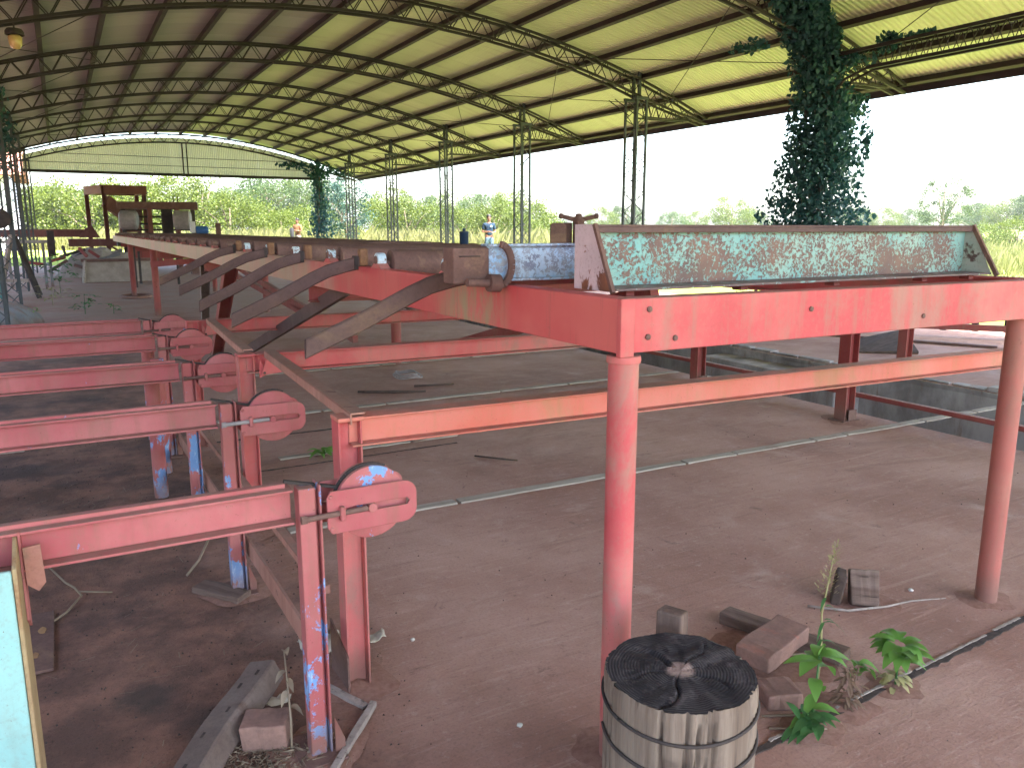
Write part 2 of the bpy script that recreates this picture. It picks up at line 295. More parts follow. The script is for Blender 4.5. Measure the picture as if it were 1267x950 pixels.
# ------------------------------------------------------------------ mesh builder
WO = {}
class MB:
    def __init__(s): s.v = []; s.f = []
    def add(s, vs, fs):
        o = len(s.v); s.v += [Vector(v) for v in vs]; s.f += [tuple(i + o for i in f) for f in fs]; return s
    def box(s, x0, x1, y0, y1, z0, z1):
        return s.add([(x, y, z) for z in (z0, z1) for y in (y0, y1) for x in (x0, x1)],
                     [(0, 2, 3, 1), (4, 5, 7, 6), (0, 1, 5, 4), (2, 6, 7, 3), (0, 4, 6, 2), (1, 3, 7, 5)])
    def frame(s, p, q, up=(0, 0, 1)):
        p, q = Vector(p), Vector(q); a = (q - p).normalized(); up = Vector(up)
        if abs(a.dot(up)) > .995: up = Vector((1, 0, 0)) if abs(a.x) < .9 else Vector((0, 1, 0))
        sd_ = a.cross(up).normalized(); return p, q, a, sd_, sd_.cross(a).normalized()
    def bar(s, p, q, w, h, up=(0, 0, 1), so=0, uo=0):
        p, q, a, sd_, u = s.frame(p, q, up); vs = []
        for e in (p, q):
            for i, j in ((-1, -1), (1, -1), (1, 1), (-1, 1)): vs.append(e + sd_ * (i * w / 2 + so) + u * (j * h / 2 + uo))
        return s.add(vs, [(3, 2, 1, 0), (4, 5, 6, 7), (0, 1, 5, 4), (1, 2, 6, 5), (2, 3, 7, 6), (3, 0, 4, 7)])
    def ibeam(s, p, q, w, h, tf=.008, tw=.006, up=(0, 0, 1)):
        s.bar(p, q, w, tf, up, 0, h / 2 - tf / 2); s.bar(p, q, w, tf, up, 0, -h / 2 + tf / 2)
        return s.bar(p, q, tw, h - 2 * tf, up)
    def tube(s, pts, r, n=8, caps=True):
        pts = [Vector(p) for p in pts]; rs = r if isinstance(r, (list, tuple)) else [r] * len(pts)
        rings = []; ref = None
        for i, p in enumerate(pts):
            a = (pts[min(i + 1, len(pts) - 1)] - pts[max(i - 1, 0)]).normalized()
            if ref is None: ref = a.orthogonal().normalized()
            ref = (ref - a * ref.dot(a)).normalized(); b = a.cross(ref)
            rings.append([p + (ref * math.cos(2 * math.pi * k / n) + b * math.sin(2 * math.pi * k / n)) * rs[i] for k in range(n)])
        vs = [v for rg in rings for v in rg]; fs = []
        for i in range(len(pts) - 1):
            for k in range(n): k2 = (k + 1) % n; fs.append((i * n + k, i * n + k2, (i + 1) * n + k2, (i + 1) * n + k))
        if caps: fs.append(tuple(range(n - 1, -1, -1))); fs.append(tuple((len(pts) - 1) * n + k for k in range(n)))
        return s.add(vs, fs)
    def lathe(s, prof, c, axis, n=24):
        """prof: (along, radius) pairs, revolved about axis through c"""
        c, a = Vector(c), Vector(axis).normalized(); u = a.orthogonal().normalized(); b = a.cross(u); vs = []; fs = []
        for h, r in prof:
            for k in range(n): vs.append(c + a * h + (u * math.cos(2 * math.pi * k / n) + b * math.sin(2 * math.pi * k / n)) * max(r, 1e-4))
        for i in range(len(prof) - 1):
            for k in range(n): k2 = (k + 1) % n; fs.append((i * n + k, i * n + k2, (i + 1) * n + k2, (i + 1) * n + k))
        fs.append(tuple(range(n - 1, -1, -1))); fs.append(tuple((len(prof) - 1) * n + k for k in range(n)))
        return s.add(vs, fs)
    def plate(s, outer, d, hole=None):
        """outer (and hole) loops of 3-D points, same count, extruded by vector d"""
        d = Vector(d); o = [Vector(p) for p in outer]; n = len(o)
        if hole is None:
            return s.add(o + [p + d for p in o], [tuple(range(n - 1, -1, -1)), tuple(range(n, 2 * n))] + [(i, (i + 1) % n, n + (i + 1) % n, n + i) for i in range(n)])
        h = [Vector(p) for p in hole]; vs = o + h + [p + d for p in o] + [p + d for p in h]; fs = []
        for i in range(n):
            j = (i + 1) % n
            fs += [(j, i, n + i, n + j), (2 * n + i, 2 * n + j, 3 * n + j, 3 * n + i), (i, j, 2 * n + j, 2 * n + i), (n + j, n + i, 3 * n + i, 3 * n + j)]
        return s.add(vs, fs)
    def build(s, name, mat, parent=None, origin=None, bevel=0, smooth=False, fixn=True):
        if parent is not None: po = WO[parent]
        else: po = Vector((0, 0, 0))
        if origin is None: origin = po if parent is not None else (sum(s.v, Vector()) / len(s.v))
        origin = Vector(origin)
        me = bpy.data.meshes.new(name); me.from_pydata([v - origin for v in s.v], [], s.f); me.update()
        if fixn:
            bm = bmesh.new(); bm.from_mesh(me); bmesh.ops.recalc_face_normals(bm, faces=bm.faces); bm.to_mesh(me); bm.free()
        me.materials.append(M[mat] if isinstance(mat, str) else mat)
        if smooth:
            for p in me.polygons: p.use_smooth = True
        o = bpy.data.objects.new(name, me); COL.objects.link(o)
        if parent is not None: o.parent = parent
        o.location = origin - po; WO[o] = origin
        if bevel:
            b = o.modifiers.new('bevel', 'BEVEL'); b.width = bevel; b.segments = 2; b.limit_method = 'ANGLE'; b.angle_limit = R(40); b.harden_normals = False
        if smooth == 'edge':
            me.polygons.foreach_set('use_smooth', [True] * len(me.polygons)); me.set_sharp_from_angle(angle=R(40))
        return o

def tag(o, label=None, cat=None, group=None, kind=None):
    for k, v in (('label', label), ('category', cat), ('group', group), ('kind', kind)):
        if v: o[k] = v
    return o
def empty(name, loc, label, cat, group=None):
    o = bpy.data.objects.new(name, None); COL.objects.link(o); o.location = loc; WO[o] = Vector(loc); o.empty_display_size = .1
    return tag(o, label, cat, group)
def dup(o, parent, loc):
    c = o.copy(); COL.objects.link(c); c.parent = parent; c.location = loc; WO[c] = (WO[parent] if parent is not None else Vector()) + Vector(loc); return c
def dup_tree(o, parent, loc):
    c = dup(o, parent, loc)
    for ch in list(o.children): dup_tree(ch, c, ch.location)
    return c

# ------------------------------------------------------------------ setting: ground, floor, pit
FX0, FX1, FY0, FY1 = -4.0, 13.3, -7.0, 41.0
PX0, PX1, PY0, PY1, PD = 6.03, 7.95, -3.0, 22.0, 0.95
def ground_z(x, y):
    dx = max(FX0 - x, 0, x - FX1); dy = max(FY0 - y, 0, y - FY1); d = math.hypot(dx, dy)
    k = min(d / 1.2, 1); k = k * k * (3 - 2 * k)
    return -.03 + .40 * k + (.10 * noise.noise(Vector((x * .11, y * .11, 0))) + .03 * noise.noise(Vector((x * .7, y * .7, 3)))) * k
def lines(lo, hi, step, outs): return sorted([lo - o for o in outs] + [lo + (hi - lo) * i / max(1, round((hi - lo) / step)) for i in range(max(1, round((hi - lo) / step)) + 1)] + [hi + o for o in outs])
OUT = (.4, .8, 1.2, 2, 3, 4.5, 6.5, 9, 12, 16, 21, 27, 35, 45, 60, 90, 150, 300, 600, 900)
gx, gy = lines(FX0, FX1, 1.5, OUT), lines(FY0, FY1, 1.5, OUT)
m = MB(); idx = {}
for j, y in enumerate(gy):
    for i, x in enumerate(gx): idx[i, j] = len(m.v); m.v.append(Vector((x, y, ground_z(x, y))))
for j in range(len(gy) - 1):
    for i in range(len(gx) - 1):
        if FX0 - 1e-6 <= gx[i] and gx[i + 1] <= FX1 + 1e-6 and FY0 - 1e-6 <= gy[j] and gy[j + 1] <= FY1 + 1e-6: continue
        m.f.append((idx[i, j], idx[i + 1, j], idx[i + 1, j + 1], idx[i, j + 1]))
tag(m.build('ground', 'ground', smooth=True, fixn=False, origin=(0, 0, 0)), kind='structure')

def floor_z(x, y):
    k = max(0, min(1, (.95 - x) / .5)) * max(0, min(1, (14 - y) / 3))
    return k * (.010 * noise.noise(Vector((x * 3.1, y * 3.1, 0))) + .006 * noise.noise(Vector((x * 9, y * 9, 5)))) - .004 * k
fx = sorted(set([round(FX0 + .5 * i, 3) for i in range(5)] + [round(-1.5 + .12 * i, 3) for i in range(26)] + [2.0, 3, 4, 5, PX0, 7, PX1, 9, 10, 11, 12, FX1]))
fy = sorted(set([FY0, -5, PY0, -1, 0, 1] + [round(1.3 + .12 * i, 3) for i in range(95)] + [13, 14, 16, 18, 20, PY1, 24, 28, 32, 36, FY1]))
m = MB(); idx = {}
for j, y in enumerate(fy):
    for i, x in enumerate(fx): idx[i, j] = len(m.v); m.v.append(Vector((x, y, floor_z(x, y))))
for j in range(len(fy) - 1):
    for i in range(len(fx) - 1):
        if PX0 - 1e-4 <= fx[i] and fx[i + 1] <= PX1 + 1e-4 and PY0 - 1e-4 <= fy[j] and fy[j + 1] <= PY1 + 1e-4: continue
        m.f.append((idx[i, j], idx[i + 1, j], idx[i + 1, j + 1], idx[i, j + 1]))
floor = tag(m.build('floor', 'floor', smooth=True, fixn=False, origin=(0, 0, 0)), kind='structure'); WO[floor] = Vector((0, 0, 0))
m = MB()
NYP = 60
def wallpt(xb, side, y, z): return (xb + side * (.05 * noise.noise(Vector((y * 1.1, z * 2, xb))) + .03), y, z)
for xb, sd_ in ((PX0, -1), (PX1, 1)):
    vs = []; fs = []; zs = (-.004, -.06, -.3, -.6, -PD)
    for j in range(NYP + 1):
        y = PY0 + (PY1 - PY0) * j / NYP
        for z in zs: vs.append((xb, y, z) if z > -.01 else wallpt(xb, sd_, y, z))
    for j in range(NYP):
        for k in range(4): a = j * 5 + k; fs.append((a, a + 1, a + 6, a + 5) if sd_ < 0 else (a, a + 5, a + 6, a + 1))
    m.add(vs, fs)
m.add([(PX0 - .1, PY0, -PD + .002), (PX1 + .1, PY0, -PD + .002), (PX1 + .1, PY1, -PD + .002), (PX0 - .1, PY1, -PD + .002)], [(0, 1, 2, 3)])
m.add([(PX0, PY1, 0), (PX1, PY1, 0), (PX1 + .1, PY1, -PD), (PX0 - .1, PY1, -PD)], [(0, 1, 2, 3)])
m.add([(PX0, PY0, 0), (PX1, PY0, 0), (PX1 + .1, PY0, -PD), (PX0 - .1, PY0, -PD)], [(3, 2, 1, 0)])
tag(m.build('pit', 'pit', origin=(0, 0, 0), fixn=False), kind='structure')
# crumbled concrete kerb along the far side of the pit, and a buttress in it
r2 = random.Random(11)
y = 2.0
while y < 12:
    L = r2.uniform(.25, .7); m = MB(); h = r2.uniform(.015, .05); w = r2.uniform(.10, .22)
    pts = [(PX1 + .01 + r2.uniform(0, .03), y), (PX1 + w, y + r2.uniform(0, .05)), (PX1 + w * r2.uniform(.7, 1.1), y + L * .95), (PX1 + .012 + r2.uniform(0, .03), y + L * .93)]
    m.plate([(a, b, .001) for a, b in pts], (0, 0, h)); m.build('edge_stone', 'pit', floor, bevel=.008); y += L
m = MB().box(PX1 - .42, PX1 + .03, 6.0, 8.2, -PD + .01, -.10); m.build('buttress', 'pit', floor, bevel=.02)
m = MB().box(PX0 + .02, PX0 + .22, 6.35, 6.75, -PD + .01, -.02); m.build('buttress', 'pit', floor, bevel=.02)
# wooden laths left in the slab joints
def laths(y, x0, x1, segs, w=.045, z=.004, dy=0.0):
    x = x0
    for L in segs:
        xe = min(x + L, x1); m = MB(); n = 5; a = []; b = []
        for k in range(n + 1):
            xx = x + .012 + (xe - x - .024) * k / n; yy = y + dy * (xx - x0) + r2.uniform(-.003, .003)
            a.append((xx, yy - w / 2 + r2.uniform(-.006, .006), z)); b.append((xx, yy + w / 2 + r2.uniform(-.006, .006), z))
        m.plate(a + b[::-1], (0, 0, .011)); m.build('joint_lath', 'lath', floor); x = xe
        if x >= x1: break
laths(4.135, .92, 9.0, [1.0, 1.1, .62, .47, .8, .36, .95, .72, 1.1, .9, 1.0], .072, dy=-.014)
laths(5.55, 1.2, 2.6, [.5, .5, .4], .06)
laths(6.9, 1.0, 6.0, [.9, .6, 1.2, .8, .7, .8], .07)
laths(9.0, 1.4, 6.0, [1.2, .6, 1.2, .8, .9], .09)
# open, dirt-filled joint in the foreground with splinters of its old board
def jit_strip(name, y0, x0, x1, w, mat, z, h, dy, amp, n=60, parent=floor):
    a = []; b = []
    for k in range(n + 1):
        xx = x0 + (x1 - x0) * k / n; yy = y0 + dy * (xx - x0)
        a.append((xx, yy - w / 2 + r2.uniform(-amp, amp), z)); b.append((xx, yy + w / 2 + r2.uniform(-amp, amp), z))
    m = MB()
    for k in range(n):
        m.plate([a[k], a[k + 1], b[k + 1], b[k]], (0, 0, h))
    return m.build(name, mat, parent)
jit_strip('joint_gap', 1.555, 1.30, 6.0, .028, 'joint_dirt', .002, .004, .05, .006, 150)
xb = 1.42
while xb < 5.2:
    Lb = r2.uniform(.12, .55)
    jit_strip('joint_board', 1.565 + (xb - 1.30) * .05 + r2.uniform(-.006, .008), xb, xb + Lb, r2.uniform(.006, .012), 'grey_wood', .004, r2.uniform(.004, .010), .05 + r2.uniform(-.01, .01), .0018, 24); xb += Lb + r2.uniform(.0, .12)
jit_strip('joint_gap', 6.25, .7, 2.3, .02, 'joint_dirt', .002, .004, -.02, .006)
jit_strip('joint_gap', 5.32, .9, 2.5, .012, 'joint_dirt', .002, .003, .02, .005)

# ------------------------------------------------------------------ shed
SX, BAY, YB0 = 5.15, 5.0, 9.65                # ridge x, bay length, the vine column's y
XR, XL = 11.25, -0.95
KS = list(range(-3, 7))                       # truss numbers; 6 carries the far gable
def zu(d): return 5.71 - .0255 * d * d
def zl(d):
    d = abs(d); return 5.36 - .0255 * d * d if d < 6.2 else 5.36 - .0255 * 38.44 + (3.93 - (5.36 - .0255 * 38.44)) * (d - 6.2) / 1.85
shed = empty('shed', (SX, 17, 0), 'long open metal shed with arched roof on lattice columns over the sawmill', 'shed')
S0 = Vector((SX, 17, 0))
ch = MB(); we = MB(); N = 34; DW = .11; D = 8.05
for s in (-DW, DW):
    pu = [(SX - D + 2 * D * i / N, s, zu(-D + 2 * D * i / N)) for i in range(N + 1)]
    pl = [(SX - D + 2 * D * i / N, s, zl(-D + 2 * D * i / N)) for i in range(N + 1)]
    for P in (pu, pl):
        for i in range(N): ch.bar(P[i], P[i + 1], .045, .045)
    for i in range(N):
        xm = SX - D + 2 * D * (i + .5) / N; dm = xm - SX
        bt = (xm, s, zl(dm))
        we.tube([pu[i], bt], .0105, 5, False); we.tube([bt, pu[i + 1]], .0105, 5, False)
for i in range(0, N + 1, 2):
    d = -D + 2 * D * i / N
    for z in (zu(d), zl(d)): we.bar((SX + d, -DW, z), (SX + d, DW, z), .02, .02)
def truss_at(y, first=[None]):
    if first[0] is None:
        for mm in (ch, we):
            for v in mm.v: v.y += y
        tr_ = ch.build('truss', 'truss', shed, origin=(SX, y, 0)); we.build('lattice', 'truss', tr_)
        first[0] = tr_; return tr_
    return dup_tree(first[0], shed, Vector((SX, y, 0)) - S0)
for k in KS: truss_at(YB0 + BAY * k)
# lattice columns
def column_meshes(x, y):
    c = MB(); w = MB(); hx, hy = .13, .20; zt = 4.34
    cs = [(x + a * hx, y + b * hy) for a, b in ((-1, -1), (1, -1), (1, 1), (-1, 1))]
    for (a, b) in cs: c.bar((a, b, 0), (a, b, zt), .045, .045)
    c.bar((x - .17, y - .2, zt + .02), (x + .17, y - .2, zt + .02), .06, .06); c.bar((x - .17, y + .2, zt + .02), (x + .17, y + .2, zt + .02), .06, .06)
    for b in (-.10, .10): c.bar((x, y + b, zt + .02), (x, y + b, 4.92), .06, .06)
    for f in range(4):
        p, q = cs[f], cs[(f + 1) % 4]; n = 22 if f % 2 else 16
        for i in range(n):
            z0, z1 = zt * i / n, zt * (i + 1) / n
            A, B = (p, q) if i % 2 == 0 else (q, p)
            w.tube([(A[0], A[1], z0), (B[0], B[1], z1)], .0095, 5, False)
    return c, w
cfirst = None
for x in (XR, XL):
    for k in KS:
        y = YB0 + BAY * k
        if x == XL and k == -2: continue
        if cfirst is None:
            c_, w_ = column_meshes(x, y); cfirst = c_.build('column', 'col', shed, origin=(x, y, 0)); w_.build('lattice', 'col', cfirst)
        else: dup_tree(cfirst, shed, Vector((x, y, 0)) - S0)
# outriggers that carry the overhanging truss ends
om = MB()
for s in (-DW, DW):
    P = [(SX + 6.2 + .22 * i, s, 3.985) for i in range(7)]
    om.bar(P[0], P[-1], .035, .035)
    for i in range(6):
        d = 6.2 + .22 * (i + .5); om.tube([P[i], (SX + d, s, zl(d))], .009, 5, False); om.tube([(SX + d, s, zl(d)), P[i + 1]], .009, 5, False)
    om.tube([(SX + 6.2 - .75, s, 4.30), (SX + 6.0, s, 4.02)], .012, 5, False)
of = None
for k in KS:
    y = YB0 + BAY * k
    if of is None:
        for v in om.v: v.y += y
        of = om.build('outrigger', 'truss', shed, origin=(SX, y, 0))
    else: dup(of, shed, Vector((SX, y, 0)) - S0)
# purlins
YS, YE = YB0 + BAY * KS[0] - .35, YB0 + BAY * 6 + .35
for k in range(-8, 9):
    d = k * 1.03 if abs(k) < 8 else math.copysign(8.08, k)
    m = MB(); sl = math.atan(-2 * .0255 * d); up = (-math.sin(sl), 0, math.cos(sl)); z = zu(d) + .075
    x = SX + d
    m.bar((x, YS, z), (x, YE, z), .05, .10, up); m.bar((x, YS, z), (x, YE, z), .085, .012, up, 0, -.052); m.bar((x, YS, z), (x, YE, z), .075, .01, up, .015, .052)
    m.build('purlin', 'purlin', shed)
m = MB().bar((SX + 8.22, YS, zu(8.2) + .03), (SX + 8.22, YE, zu(8.2) + .03), .03, .16); m.build('eave_beam', 'purlin', shed)
# roof sheets: each one metre wide, right and left half
def sheet(sign):
    m = MB(); prof = []
    for i in range(11): prof += [(i * .1, 0), (i * .1 + .034, 0), (i * .1 + .05, .024), (i * .1 + .084, .024)]
    prof.append((1.1, 0)); nd = 11; n = len(prof)
    for j in range(nd):
        d = sign * 8.35 * j / (nd - 1)
        for (y, h) in prof: m.v.append(Vector((SX + d, y - .5, zu(d) + .137 + h)))
    for j in range(nd - 1):
        for i in range(n - 1): m.f.append((j * n + i, j * n + i + 1, (j + 1) * n + i + 1, (j + 1) * n + i))
    return m
sheets = {}
ny = int(YE - YS)
for i in range(ny + 1):
    for sgn in (1, -1):
        y = YS + .5 + i
        if sgn not in sheets:
            m = sheet(sgn)
            for v in m.v: v.y += y
            sheets[sgn] = m.build('roof_sheet', 'roof' if sgn > 0 else 'roof_shaded', shed, origin=(SX, y, 0), fixn=False)
        else: dup(sheets[sgn], shed, Vector((SX, y, (i % 2) * .003)) - S0)
# far gable: upright sheets below the last arch
yg = YB0 + BAY * 6 + .16
nx = 13; xs = [XL - .1 + (XR - XL + .2) * i / nx for i in range(nx + 1)]
for i in range(nx):
    m = MB(); n = 24; x0, x1 = xs[i], xs[i + 1]; yj = yg + .006 * (i % 2)
    for j in range(n):
        a, b = x0 + (x1 - x0) * j / n, x0 + (x1 - x0) * (j + 1) / n; o0, o1 = (.018, 0) if j % 2 else (0, .018)
        m.add([(a, yj + o0, 3.98), (b, yj + o1, 3.98), (b, yj + o1, zl(b - SX) + .22), (a, yj + o0, zl(a - SX) + .22)], [(0, 1, 2, 3)])
    m.build('gable_sheet', 'gable', shed, fixn=False)
MB().bar((XL - .15, yg - .05, 3.95), (XR + .15, yg - .05, 3.95), .06, .08).build('gable_beam', 'truss', shed)
MB().bar((XL - .15, yg - .16, 4.0), (XR + .15, yg - .16, 4.0), .05, .05).build('gable_beam', 'truss', shed)
for dx in (-.09, .09): MB().bar((SX + .12 + dx, yg - .07, 3.95), (SX + .12 + dx, yg - .07, 5.34), .05, .05).build('gable_stud', 'truss', shed)
m = MB()
for z in (4.35, 4.72): m.tube([(SX - math.sqrt(max(0, (5.33 - z) / .0255)) + .1, yg - .06, z), (SX + math.sqrt((5.33 - z) / .0255) - .1, yg - .06, z)], .012, 5)
m.build('gable_rail', 'truss', shed)
# lattice girder along the right column line of the near bays (one column left out for lorries)
m = MB(); w = MB(); y0, y1 = YB0, YB0 - 2 * BAY
for s in (-.1, .1):
    m.bar((XR + s, y0, 4.33), (XR + s, y1, 4.33), .05, .05); m.bar((XR + s, y0 - .9, 4.04), (XR + s, y1, 4.04), .05, .05)
    m.tube([(XR + s, y0 - .9, 4.04), (XR + s, y0 - .5, 3.93), (XR + s, y0 - .15, 3.6), (XR + s, y0 - .12, 3.1)], .022, 6)
    n = 40
    for i in range(n):
        a = y0 + (y1 - y0) * i / n; b = y0 + (y1 - y0) * (i + 1) / n
        if a > y0 - .9: continue
        w.tube([(XR + s, a, 4.33), (XR + s, (a + b) / 2, 4.04), (XR + s, b, 4.33)], .010, 5, False)
g_ = m.build('girder', 'truss', shed); w.build('lattice', 'truss', g_)
# thin brace rods under the purlins
for k in range(-1, 6):
    for sx_ in (1, -1):
        m = MB(); ya, yb = YB0 + BAY * k, YB0 + BAY * (k + 1); d0, d1 = (4.1, 6.9) if sx_ > 0 else (-6.9, -4.1)
        m.tube([(SX + d0, ya, zl(d0) + .1), (SX + d1, yb, zl(d1) + .1)], .008, 5); m.tube([(SX + d1, ya, zl(d1) + .1), (SX + d0, yb, zl(d0) + .1)], .008, 5)
        m.build('brace_rod', 'truss', shed)
# inner row of lattice legs at the left, doubling the columns further back
for yy in (22.2, 27.2, 32.2):
    dup_tree(cfirst, shed, Vector((XL - .75, yy, 0)) - S0)

# hanging lamp under the second arch
lp = empty('hanging_lamp', (-.30, 14.6, 4.60), 'round metal lamp with amber glass hanging at the top left under the arched roof', 'lamp')
m = MB().lathe([(-.10, .02), (-.105, .10), (-.14, .125), (-.19, .13), (-.195, .115), (-.13, .08)], (-.30, 14.6, 4.60), (0, 0, 1), 20); m.build('cap', 'dark_steel', lp, smooth='edge')
m = MB().lathe([(-.19, .07), (-.22, .095), (-.33, .085), (-.38, .05), (-.39, .01)], (-.30, 14.6, 4.60), (0, 0, 1), 20); m.build('glass', 'amber', lp, smooth=True)
MB().tube([(-.30, 14.6, 4.60), (-.30, 14.6, 4.50)], .012, 6).build('stem', 'dark_steel', lp)

# ------------------------------------------------------------------ roller table
TX, TY = 1.31, 1.75
table = empty('roller_table', (TX, TY, 0), 'long red steel roller table on pipe legs running back into the shed', 'roller conveyor')
YF = 25.3; RXB = 3.52
m = MB()                                                    # left side channel
m.box(TX, TX + .009, TY + .012, YF, 1.262, 1.412); m.box(TX + .009, TX + .07, TY + .012, YF, 1.403, 1.412); m.box(TX + .009, TX + .07, TY + .012, YF, 1.262, 1.271)
m.build('side_beam', 'side_beam', table, bevel=.003)
m = MB(); x0, x1 = RXB - .009, RXB
m.box(x0, x1, TY + .012, YF, 1.255, 1.400); m.box(x0 - .06, x0, TY + .012, YF, 1.391, 1.400); m.box(x0 - .06, x0, TY + .012, YF, 1.255, 1.264)
m.build('side_beam', 'red', table, bevel=.003)
m = MB()                                                    # front channel, dropping slightly to the right
FC = ((TX + .035, TY, 1.338), (3.95, TY, 1.326))
m.bar(FC[0], FC[1], .010, .150); m.bar(FC[0], FC[1], .06, .009, so=-.035, uo=.0705); m.bar(FC[0], FC[1], .06, .009, so=-.035, uo=-.0705)
for v in m.v:
    pass
m.build('front_beam', 'red', table, bevel=.003)
m = MB(); m.box(TX - .003, TX + .045, TY - .008, TY + .0125, 1.252, 1.414); m.build('corner_plate', 'red', table, bevel=.003)
m = MB()
for (x, z) in ((1.405, 1.382), (1.402, 1.305), (1.50, 1.296), (2.05, 1.352), (2.62, 1.30)): m.lathe([(0, .0085), (.004, .0085), (.006, .004)], (x, TY - .0055, z), (0, -1, 0), 10)
m.build('bolt', 'rust', table)
for (x, y, mat) in ((1.352, 1.785, 'red'), (3.405, 1.845, 'red_fade')):
    m = MB(); m.lathe([(0, .0435), (1.2535, .0435)], (x, y, 0.0), (0, 0, 1), 28)
    m.build('leg', mat, table, smooth='edge')
MB().lathe([(1.232, .0475), (1.240, .049), (1.2525, .0475)], (1.352, 1.785, 0), (0, 0, 1), 28).build('weld_collar', 'red', table, smooth='edge')
for (x, y) in ((1.50, 16.4), (1.46, 21.4), (3.42, 9.0), (3.42, 16.0), (3.42, 22.0)):
    m = MB().lathe([(0, .06), (1.26, .06)], (x, y, 0), (0, 0, 1), 16); m.build('leg', 'red_dark', table, smooth='edge')
m = MB(); m.ibeam((1.60, 10.6, .0), (1.40, 8.0, 1.26), .11, .12, up=(1, 0, 0)); m.build('leg', 'red_dark', table)
m = MB(); m.ibeam((1.86, 13.2, .0), (1.40, 9.6, 1.26), .12, .10, up=(1, 0, 0)); m.build('leg', 'grey_wood', table)
for (p, q) in (((3.40, 26, .95), (3.40, 13.0, .24)), ((3.40, 19.8, .85), (3.40, 10.5, .12)), ((3.42, 8.5, .15), (3.42, 4.2, 1.2)), ((1.45, 16.3, .95), (3.4, 14.0, 1.2))):
    MB().bar(p, q, .07, .10).build('diagonal_brace', 'red_dark', table)
MB().bar((1.40, 7.9, .40), (1.40, 4.45, 1.27), .03, .085).build('diagonal_brace', 'arm_rust', table)
for y in (5.0, 9.2, 13.5, 18, 22.5): MB().ibeam((TX + .02, y, 1.20), (RXB - .02, y, 1.19), .07, .10).build('cross_beam', 'red_dark', table)
# rollers with their pillow blocks
RP = .79; NR = 29
m = MB(); RA, RB = Vector((1.385, 0, 1.436)), Vector((3.44, 0, 1.398)); ax = (RB - RA).normalized(); L = (RB - RA).length
m.lathe([(-.065, .016), (0, .016), (.0, .056), (.004, .0645), (.03, .0660), (L * .5, .0650), (L - .03, .066), (L, .0645), (L, .016), (L + .03, .016)], RA + Vector((0, 3.71, 0)), ax, 22)
roller0 = m.build('roller', 'rust', table, origin=(TX, 3.71, 1.44), smooth='edge')
y = 3.71; m = MB()
m.plate([(1.315, y - .075, 1.412), (1.315, y + .075, 1.412), (1.315, y + .05, 1.424), (1.315, y + .028, 1.436), (1.315, y - .028, 1.436), (1.315, y - .05, 1.424)], (.052, 0, 0))
bear0 = m.build('bearing_block', 'red', table, origin=(TX, y, 1.41), bevel=.002)
m = MB(); th = [math.pi * (k / 10) for k in range(11)]
arc = [(1.3185, y + .034 * math.cos(a), 1.452 + .034 * math.sin(a)) for a in th]; out_ = [(1.3185, y - .028, 1.434), (1.3185, y + .028, 1.434)]
m.plate([out_[1]] + arc + [out_[0]], (.042, 0, 0)); m.build('housing', 'brk_white', bear0, bevel=.003)
hous_rust = bear0.children[0].data.copy(); hous_rust.materials[0] = M['brk_rust']
m = MB().lathe([(0, .021), (.006, .018)], (1.3180, y, 1.452), (-1, 0, 0), 14); m.build('shaft_cap', 'rust', bear0)
for i in range(NR):
    yy = 2.93 + RP * i
    if yy > YF - .3: break
    if i == 1: continue
    j = r2.uniform(-.02, .02)
    c_ = dup(bear0, table, Vector((TX, yy + j, 1.41)) - WO[table])
    for chd in bear0.children:
        h_ = dup(chd, c_, chd.location)
        if i > 5 and chd.name.startswith('housing'): h_.data = hous_rust
    if i != 0: dup(roller0, table, Vector((TX, yy + j, 1.44)) - WO[table]).rotation_euler = (rng.uniform(0, 0), 0, 0)
# nearest roll: rusty sleeve, bent ring and the light blue cross channel
m = MB().lathe([(-.02, .018), (0, .018), (0, .05), (.003, .056), (.235, .056), (.24, .05)], (1.37, 2.93, 1.452), (1, 0, 0), 22); m.build('roller_sleeve', 'rust', table, smooth='edge')
YC = 2.42
m = MB(); m.box(1.128, 1.262, YC + .004, YC + .09, 1.418, 1.538); m.build('rusty_cover', 'rust', table, bevel=.006)
MB().box(1.150, 1.225, YC - .002, YC + .004, 1.508, 1.511).build('cover_slot', 'dark_steel', table)
m = MB(); x0, x1 = 1.258, 3.30
m.box(x0, x1, YC + .012, YC + .018, 1.433, 1.541); m.box(x0, x1, YC - .010, YC + .06, 1.541, 1.549); m.box(x0, x1, YC - .012, YC + .06, 1.424, 1.433)
m.build('cross_channel', 'blue', table, bevel=.002)
m = MB(); pts = []
for k in range(13):
    a = R(-88 + 176 * k / 12); pts.append((1.285 + .045 * math.cos(a), YC - .028, 1.481 + .068 * math.sin(a)))
for k in range(12): m.bar(pts[k], pts[k + 1], .022, .014, up=(0, 1, 0))
m.build('bent_ring', 'rust', table)
m = MB().lathe([(-.02, .014), (.06, .014), (.06, .030), (.10, .030), (.102, .02)], (1.185, YC - .022, 1.424), (1, 0, -.05), 14); m.build('roller_pin', 'rust', table, smooth='edge')
m = MB().box(1.30, 3.3, YC + .05, YC + .16, 1.402, 1.421); m.build('packing_plate', 'red_dark', table)
